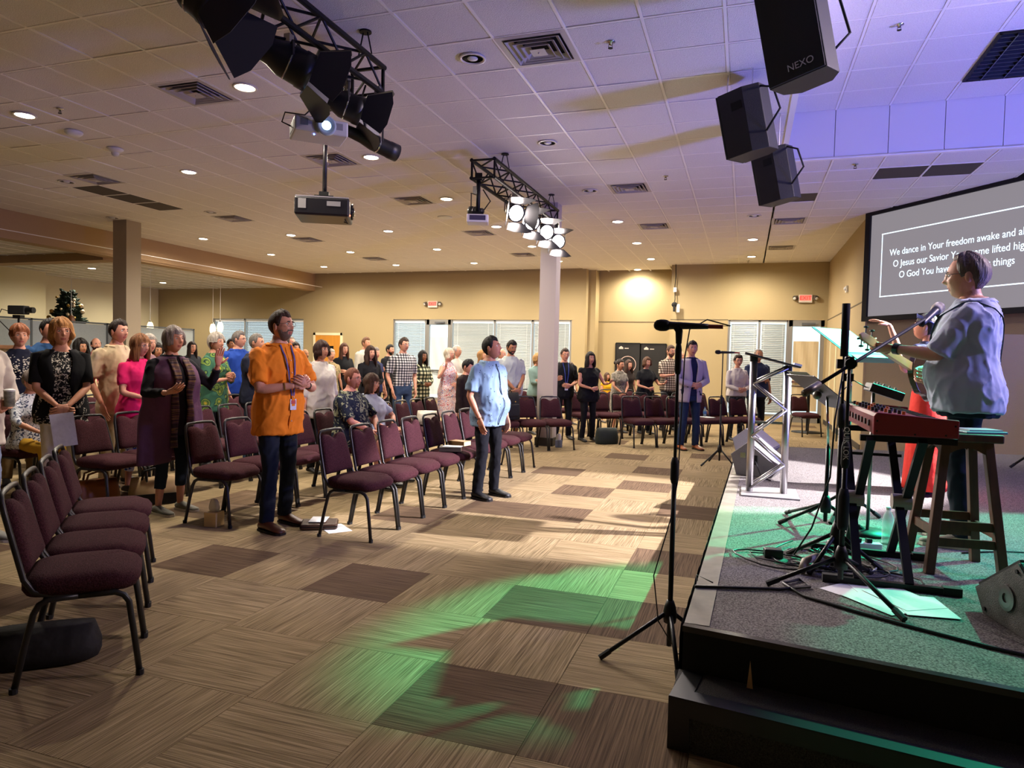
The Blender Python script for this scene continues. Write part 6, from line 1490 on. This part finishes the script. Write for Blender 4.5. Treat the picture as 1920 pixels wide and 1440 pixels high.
MB().tube([(-.19, 3.40, .008), (-.02, 3.45, .008), (.2, 3.52, .008), (.34, 3.62, .008), (.30, 3.72, .008), (.22, 3.62, .01), (.3, 3.46, .008), (.5, 3.33, .008), (.7, 3.22, .008), (.95, 3.10, .008), (1.3, 2.98, .008), (1.9, 2.9, .008)], .0075, 8).build('cable', M_rubber, o, smooth=True)
o = empty('stage_cable', (0, 0, ZS), 0, 'thin black cable looping from the guitarist toward the right edge', 'cable', 'cables on the stage floor')
MB().tube([(1.25, 4.65, .006), (1.5, 4.8, .006), (1.75, 4.85, .006), (2.1, 4.6, .006), (2.4, 4.5, .006)], .0045, 6).build('cable', M_rubber, o, smooth=True)
# thin acrylic stand and chrome easel near the back wall
o = empty('acrylic_stand', (2.85, 9.3, ZS), .3, 'clear acrylic drum shield panel near the stage back wall', 'panel')
MB().box((0, 0, .75), (.9, .008, 1.5)).build('panel', mat('acrylic', '#d8d4d0', .05, alpha=.05), o)
for x in (-.45, .45): MB().bar((x, 0, 0), (x, 0, 1.5), .012).build('edge', mat('acrylic_edge', '#b9a9a6', .2, alpha=.7), o)
MB().box((-.45, 0, .01), (.1, .3, .02)).box((.45, 0, .01), (.1, .3, .02)).build('foot', M_alu, o)
o = empty('chrome_easel', (3.3, 8.9, ZS), 0, 'chrome tripod hardware stand at the right frame edge', 'stand')
tripod(o, (0, 0, 0), 0, [(-.45, .1), (.2, .4), (.3, -.35)], .45, .013); MB().cyl((0, 0, .2), (0, 0, .9), .013, 10).build('tube', M_chrome, o, smooth=True)

# ================================================================== wall fittings and everything else
def exit_sign(x, y, z, label, yaw=0):
    r = empty('exit_sign', (x, y, z), yaw, label, 'exit sign', 'red exit signs with emergency lamps')
    MB().box((0, -.03, 0), (.32, .055, .20)).build('housing', mat('sign_white', '#cfc6ba', .5), r, bevel=.006)
    MB().box((0, -.061, .02), (.27, .006, .135)).build('face', mat('exit_face', '#b04a3c', .6, emit=(1.0, .17, .12), emit_s=.75), r)
    text_mesh('lettering', 'EXIT', .135, mat('exit_red', '#a01010', .5, emit=(.55, .02, .02), emit_s=.6), r, frame_m((1, 0, 0), (0, 0, 1), (0, -1, 0), (0, -.0655, -.03)), 'CENTER')
    for s in (-1, 1):
        R_ = Matrix.Rotation(s*.5, 3, 'Z') @ Matrix.Rotation(.5, 3, 'X')
        MB().box((s*.24, -.06, .02), (.10, .09, .10), R_).build('lamp_head', mat('lamp_head', '#4c463c', .5), r, bevel=.01)
        MB().lathe([(.042, 0), (.036, .012), (.0001, .016)], V(s*.24, -.06, .02)+R_ @ V(0, -.046, 0), 14, R_ @ Matrix.Rotation(PI/2, 3, 'X')).build('lamp_lens', mat('lamp_clear', '#c9c7c0', .15), r, smooth=True)
        MB().bar((s*.15, -.03, .02), (s*.22, -.04, .02), .02).build('arm', mat('lamp_head', '#4c463c', .5), r)
exit_sign(1.42, YF, 3.18, 'lit red EXIT sign over the right corner door')
exit_sign(-9.25, YFL, 3.10, 'lit red EXIT sign over the far left windows')
st_ = empty('fire_strobe', (1.955, 15.6, 3.06), 0, 'white fire alarm strobe on the right wall', 'alarm')
MB().box((-.02, 0, 0), (.04, .14, .14)).build('base', M_white, st_, bevel=.006); MB().ball((-.05, 0, .01), (.03, .05, .04)).build('lens', mat('strobe_lens', '#e4e4e4', .1), st_, smooth=True)
th = empty('thermostat', (1.95, 14.0, 1.55), 0, 'small white thermostat on the right wall', 'thermostat'); MB().box((-.012, 0, 0), (.025, .09, .12)).build('body', M_white, th, bevel=.004)
hc = empty('ceiling_camera', (-1.84, YF-.15, 2.98), 0, 'small dark camera hanging on a cable beside the far wall', 'camera')
MB().tube([(0, .05, ZC-2.98), (.01, .06, .8), (-.01, .05, .5), (.01, .03, .2), (0, 0, .12)], .012, 6).build('cable', M_blackm, hc, smooth=True)
MB().ball((0, 0, .05), (.08, .08, .07)).build('dome', M_blackm, hc, smooth=True); MB().box((.0, -.03, -.06), (.06, .07, .16)).build('body', M_blackm, hc, bevel=.01); MB().box((.1, .0, -.05), (.08, .06, .22)).build('bracket', M_white, hc, bevel=.008); MB().box((0, .04, .45), (.08, .07, .12)).build('junction_box', M_white, hc)
def poster(x, w_, h_, zc, ringed, label):
    r = empty('wall_poster', (x, YR, zc), 0, label, 'poster', 'dark framed posters in the alcove')
    MB().box((0, -.02, 0), (w_, .02, h_)).build('print', mat('poster_dark', '#1d1c1e', .4, noise_s=3, noise_amt=.5), r)
    for a, b_ in (((-w_/2, -h_/2), (w_/2, -h_/2)), ((-w_/2, h_/2), (w_/2, h_/2)), ((-w_/2, -h_/2), (-w_/2, h_/2)), ((w_/2, -h_/2), (w_/2, h_/2))): MB().bar((a[0], -.03, a[1]), (b_[0], -.03, b_[1]), .035).build('frame_side', M_blackm, r)
    M_pw = mat('poster_white', '#b9b0a6', .6)
    MB().prism([(-.27, -.032, h_/2-.17), (-.14, -.032, h_/2-.17), (-.14, -.032, h_/2-.13), (-.205, -.032, h_/2-.08), (-.27, -.032, h_/2-.13)], (0, -.002, 0)).build('logo_mark', M_pw, r)
    MB().box((-.04, -.033, h_/2-.15), (.12, .002, .025)).build('logo_text_bar', M_pw, r)
    if ringed:
        pts = [(math.cos(t)*.24, -.036, math.sin(t)*.24-.1) for t in [2*PI*k/36 for k in range(36)]]
        MB().tube(pts, .010, 6, close=True).build('ring_print', mat('poster_pink', '#c9a8a0', .6), r)
        MB().lathe([(.0001, 0), (.06, 0), (.06, .002), (.0001, .002)], (0, -.032, -.08), 18, Matrix.Rotation(PI/2, 3, 'X')).build('emblem_print', M_pw, r)
poster(-3.27, .72, 1.05, 1.48, True, 'dark framed poster with a pale ring, left of the pair')
poster(-2.53, .74, 1.05, 1.47, False, 'dark framed poster with a small pale mark, right of the pair')
# tall narrow wall speaker? plain return air grille near the beam corner is left out; pendants over the side aisle
M_pend = mat('pendant_glass_lit', '#ffe9b8', .3, emit=(1.0, .80, .42), emit_s=3.0)
def pendant(x, y, z, lit_, label):
    r = empty('pendant_lamp', (x, y, z), 0, label, 'pendant lamp', 'pendant lamps over the side aisle')
    MB().cyl((0, 0, .12), (0, 0, 3.672-z), .006, 6).build('cord', M_white, r); MB().lathe([(.06, 3.672-z-.02), (.06, 3.672-z)], n=14).build('canopy', M_white, r)
    MB().lathe([(.03, .12), (.055, .10), (.085, .0), (.085, -.09), (.06, -.17)], n=18).build('shade', M_pend if lit_ else mat('pendant_wood', '#6b3f22', .5), r, smooth=True); MB().lathe([(.02, .10), (.022, .16)], n=10).build('socket', M_chrome, r)
pendant(-15.64, 12.5, 2.16, 0, 'unlit brown pendant lamp in front of the Christmas tree'); pendant(-15.43, 14.66, 2.12, 1, 'lit cream pendant lamp right of the left column')
pendant(-14.9, 16.41, 2.17, 1, 'lit pendant lamp before the corner window, lower of the pair'); pendant(-14.65, 16.43, 2.23, 1, 'lit pendant lamp before the corner window, higher of the pair')
# office partitions
M_pan = mat('partition_fabric', '#8d9494', .95, noise_s=80, noise_amt=.12); M_pfr = mat('partition_frame', '#3f4548', .5)
ys = [7.0, 8.0, 8.95, 9.75, 10.6, 11.45, 12.3, 13.1]
for k in range(7):
    y0_, y1_ = ys[k], ys[k+1]; r = empty('office_partition', (-12.1-.06*k, (y0_+y1_)/2, 0), 0, 'tall grey fabric partition panel, %s from the left frame edge' % ORD[k], 'partition', 'grey office partitions'); h_ = (y1_-y0_)/2
    MB().box((0, 0, 1.03), (.04, 2*h_-.05, 1.86)).build('fabric_panel', M_pan, r)
    for s in (-1, 1): MB().box((0, s*(h_-.02), 1.0), (.06, .035, 2.0)).build('upright', M_pfr, r)
    MB().box((0, 0, 1.985), (.06, 2*h_, .03)).build('top_rail', M_pfr, r); MB().box((0, 0, .05), (.06, 2*h_, .1)).build('kick_rail', M_pfr, r)
# sound booth counter with a video camera
r = empty('sound_booth', (-10.9, 7.2, 0), 0, 'timber-topped sound booth counter at the left edge', 'counter')
MB().box((0, 0, .72), (.12, 2.6, 1.44)).build('front_panel', M_cream, r); MB().box((.02, 0, 1.47), (.34, 2.7, .06)).build('counter_top', mat('counter_wood', '#7a4f2c', .4, noise_s=4, noise_amt=.3, stretch=(6, 1, 6)), r, bevel=.008)
r = empty('video_camera', (-10.35, 7.42, 0), math.radians(-75), 'black video camera on a tall tripod above the left partition', 'video camera')
for k in range(3): a = k*2.1+.3; MB().tube([(0, 0, 1.35), (math.cos(a)*.42, math.sin(a)*.42, .01)], .013, 8).build('tripod_leg', M_black, r)
MB().cyl((0, 0, 1.3), (0, 0, 1.92), .014, 10).build('column', M_black, r); MB().box((0, 0, 1.93), (.09, .12, .05)).build('fluid_head', M_black, r)
MB().box((0, .0, 2.03), (.12, .26, .13)).build('camera_body', M_blackm, r, bevel=.012); MB().cyl((0, .13, 2.03), (0, .24, 2.03), .045, 14).build('lens', M_black, r); MB().tube([(0, -.13, 2.0), (.02, -.25, 2.04), (.05, -.3, 1.9), (.03, -.1, 1.7)], .007, 6).build('cable', M_blackm, r)
# Christmas tree
r = empty('christmas_tree', (-17.2, 13.65, 0), 0, 'dark green artificial Christmas tree with pale ornaments behind the partitions', 'christmas tree')
MB().cyl((0, 0, 0), (0, 0, 2.75), .05, 10, .02).build('trunk', mat('trunk_brown', '#4a3423', .8), r)
b = MB(); rnd = random.Random(4)
for k in range(900):
    z = rnd.uniform(.35, 2.95)**1.0; R0 = (3.05-z)*.32+.16; a = rnd.uniform(0, 2*PI); rr = R0*rnd.uniform(.65, 1.08)
    p0_ = V(math.cos(a)*.04, math.sin(a)*.04, z); p1_ = V(math.cos(a)*rr, math.sin(a)*rr, z+rnd.uniform(-.12, .12)); b.tube([p0_.lerp(p1_, .35), p0_.lerp(p1_, .75), p1_], [.035, .045, .008], 5)
o = b.build('foliage', mat('fir_needles', '#16301f', .9, noise_s=30, noise_amt=.6, bump=1, bump_s=60), r); o['kind'] = 'stuff'
for k in range(16):
    z = rnd.uniform(1.9, 2.85); a = rnd.uniform(-2.3, .6); R0 = (3.05-z)*.32+.18; MB().ball((math.cos(a)*R0, math.sin(a)*R0, z), rnd.choice((.03, .04, .055)), 10, 7).build('ornament', mat('ornament_cream', '#cfc0a0', .4) if k % 3 else mat('ornament_gold', '#a9853c', .3, .6), r, smooth=True)

# ------------------------------------------------------------------ bags, books and boxes among the chairs
def tissue_box(x, y, m, label, rz=0, z=0):
    r = empty('tissue_box', (x, y, z), rz, label, 'tissue box', 'tissue boxes on the floor')
    MB().box((0, 0, .06), (.115, .115, .12)).build('carton', m, r, bevel=.003)
    rows = [[V(math.cos(t)*w_+.008*math.sin(3*t), math.sin(t)*w_*.5, z_) for t in [2*PI*q/14 for q in range(14)]] for w_, z_ in ((.03, .115), (.045, .15), (.035, .2), (.02, .225))]
    MB().grid(rows, closed=True).build('tissue', mat('tissue_white', '#c9c2b6', .9), r, smooth=True)
tissue_box(-4.22, 4.68, mat('carton_cream', '#c9ab6e', .7), 'cream tissue box under the second-row end chair', .1)
tissue_box(-2.93, 11.22, mat('carton_blue', '#77808c', .7), 'blue-grey tissue box beside the centre column', .3)
r = empty('bible_case', (-3.38, 4.98, 0), math.radians(30), 'brown zipped leather book case lying by the front row end', 'case')
MB().box((0, 0, .03), (.30, .22, .05)).build('case_body', mat('case_leather', '#3b2418', .5), r, bevel=.014); MB().tube([(-.15, -.11, .03), (.15, -.11, .03), (.15, .11, .03), (-.15, .11, .03)], .004, 6, close=True).build('zip', M_black, r); MB().box((.0, .01, .058), (.12, .15, .004)).build('cover_panel', mat('case_leather2', '#52321f', .5), r)
o = tag(MB().box((0, 0, 0), (.2, .28, .002)).build('leaflet', M_sheet), 'folded white leaflet under the brown book case', 'paper'); o.location = (-3.24, 5.0, .002); o.rotation_euler = (0, 0, .9)
o = tag(MB().box((0, 0, 0), (.14, .2, .002)).build('leaflet', M_sheet), 'pale leaflet lying on the brown book case', 'paper'); o.location = (-3.40, 5.0, .065); o.rotation_euler = (0, 0, .4)
def book(x, y, z, d, m, label, rz):
    r = empty('book', (x, y, z), rz, label, 'book', 'books left on the chairs')
    MB().box((0, 0, d[2]/2), (d[0]-.006, d[1]-.006, d[2]-.006)).build('pages', mat('page_cream', '#c9b48c', .8), r); MB().box((0, 0, .0015), (d[0], d[1], .003)).box((0, 0, d[2]-.0015), (d[0], d[1], .003)).box((-d[0]/2+.0015, 0, d[2]/2), (.003, d[1], d[2])).build('cover', m, r)
SZ = .491
book(-2.90, 6.62, SZ, (.16, .23, .045), mat('cover_dark', '#2b2320', .5), 'thick cream-edged book on the fifth front-row chair', 1.9)
o = tag(MB().box((0, 0, 0), (.12, .2, .004)).build('notebook', M_sheet), 'thin white notebook lying on the thick book', 'notebook'); o.location = (-2.88, 6.64, SZ+.048); o.rotation_euler = (0, 0, 1.7)
book(-3.0, 7.1, SZ, (.15, .21, .05), mat('cover_tan', '#8a6a44', .5), 'pale book on the sixth front-row chair', 1.4)
o = tag(MB().box((0, 0, 0), (.2, .27, .003)).build('leaflet', M_sheet), 'white sheet on a far right block seat', 'paper'); o.location = (-.62, 12.98, SZ+.003); o.rotation_euler = (0, 0, .7)
r = empty('water_bottle', (-.66, 13.12, SZ), 0, 'small blue-capped water bottle on a far right block seat', 'bottle'); MB().lathe([(.03, 0), (.03, .12), (.012, .16)], n=14).build('bottle', MATS['clear_plastic'], r, smooth=True); MB().lathe([(.03, .05), (.031, .051), (.031, .1), (.03, .101)], n=14).build('label_band', mat('label_blue', '#3f6a9c', .5), r); MB().lathe([(.014, .158), (.014, .178), (.0001, .178)], n=12).build('cap', mat('cap_blue', '#2a5a9a', .5), r)
# brown shoulder bag
def soft_bag(name, label, x, y, rz, d, m, z=0, strap=None, cat='bag', open_=False):
    r = empty(name, (x, y, z), rz, label, cat); rows = []
    for t, sx, sy in ((0, .94, .9), (.06, 1, 1), (.4, 1.02, 1.0), (.75, .97, .75), (1.0, .92, .42)): rows.append([V(px_*d[0]/2*sx*(1+.02*math.sin(q*1.7+t*4)), py_*d[1]/2*sy, t*d[2]+.003) for q, (px_, py_) in enumerate(superellipse(1, 1, 24, 3.2))])
    MB().grid(rows, closed=True, caps=True).build('body', m, r, smooth=True)
    if strap:
        for s in (-1, 1): MB().tube([(-d[0]*.25, s*d[1]*.2, d[2]*.9), (-d[0]*.2, s*d[1]*.3, d[2]*1.25), (0, s*d[1]*.35, d[2]*1.35), (d[0]*.2, s*d[1]*.3, d[2]*1.25), (d[0]*.25, s*d[1]*.2, d[2]*.9)], .010, 6).build('handle', strap, r, smooth=True)
    return r
soft_bag('shoulder_bag', 'tan leather shoulder bag on the floor below the white trousers', -5.72, 4.82, 1.2, (.40, .17, .25), mat('tan_hide', '#9a5a22', .45, noise_s=6, noise_amt=.2), strap=mat('tan_strap', '#6b3d1a', .5))
r = soft_bag('tote_bag', 'beige canvas tote with black panels beside the grey trainers', -5.34, 5.12, .9, (.42, .16, .26), mat('canvas_beige', '#a58a66', .9), strap=M_blackm)
MB().box((0, -.083, .06), (.40, .006, .1)).build('base_panel', M_blackm, r)
r = soft_bag('duffel_bag', 'dark slouching bag under the nearest left chair', -3.10, 2.34, .7, (.46, .26, .16), mat('bag_black', '#121014', .8, bump=.5, bump_s=14))
r = soft_bag('backpack', 'black backpack standing on the chair left of the column', -3.55, 10.42, .85, (.34, .2, .44), mat('pack_black', '#0d0d10', .8, bump=.5, bump_s=14), z=.491, cat='backpack')
MB().box((0, -.1, .16), (.24, .06, .2)).build('front_pocket', mat('pack_black', '#0d0d10'), r, bevel=.02); MB().ball((.03, -.135, .3), .012).build('badge', mat('gold', '#b8924a', .3, .9), r); MB().tube([(-.05, 0, .43), (0, 0, .48), (.05, 0, .43)], .008, 6).build('top_loop', M_blackm, r)
soft_bag('holdall', 'dark green bag under the far right block chairs', -2.28, 12.1, .7, (.42, .22, .28), mat('bag_green', '#1c2622', .8))
soft_bag('carrier_bag', 'crumpled white plastic bag on a middle block seat', -4.32, 9.0, .3, (.3, .24, .2), mat('plastic_white', '#b9b0a0', .35, bump=.8, bump_s=16), z=.491)
# white paper held by the blonde woman, can held at the left edge
o = tag(MB().grid([[V(x, .006*math.sin(x*16+z*7), z) for x in [-.09+.18*i/6 for i in range(7)]] for z in [-.3+.3*k/8 for k in range(9)]]).build('handout', M_sheet), 'white paper hanging from the blonde woman\'s hands', 'paper')
s_ = o.modifiers.new('s', 'SOLIDIFY'); s_.thickness = .001; o.location = (-5.70, 4.46, .90); o.rotation_euler = (.1, -.12, math.radians(50))
LP = LEFTP; wm = LP['root'].matrix_basis; hp2 = wm @ (LP['aj'][1][2]+V(-.05, .055, .04))
r = empty('drinks_can', hp2-V(0, 0, .05), 0, 'small patterned cup held at the left frame edge', 'cup'); MB().lathe([(.028, 0), (.033, .004), (.036, .11), (.034, .115), (.032, .112)], n=18).build('cup', mat('cup_print', '#9a9a8c', .5, noise_s=40, noise_amt=.6), r, smooth=True); MB().lathe([(.038, .112), (.038, .122), (.02, .13), (.0001, .13)], n=18).build('lid', M_white, r)
# bar table and chair by the far right door
r = empty('pedestal_table', (1.36, 16.4, 0), 0, 'dark round pedestal table by the exit door', 'table')
MB().lathe([(.33, 0), (.33, .015), (.05, .04), (.0001, .04)]).build('base', M_black, r, smooth=True); MB().cyl((0, 0, .03), (0, 0, 1.0), .035, 14).build('column', M_black, r); MB().lathe([(.0001, 1.0), (.36, 1.0), (.36, 1.03), (.0001, 1.03)], n=32).build('top', mat('table_top', '#3a2a1e', .4), r)
place_chair(1.25, 15.6, .5, -.86, 'lone burgundy chair in front of the pedestal table', 'chairs of the far right block')
bpy.data.scenes.remove(WORK)
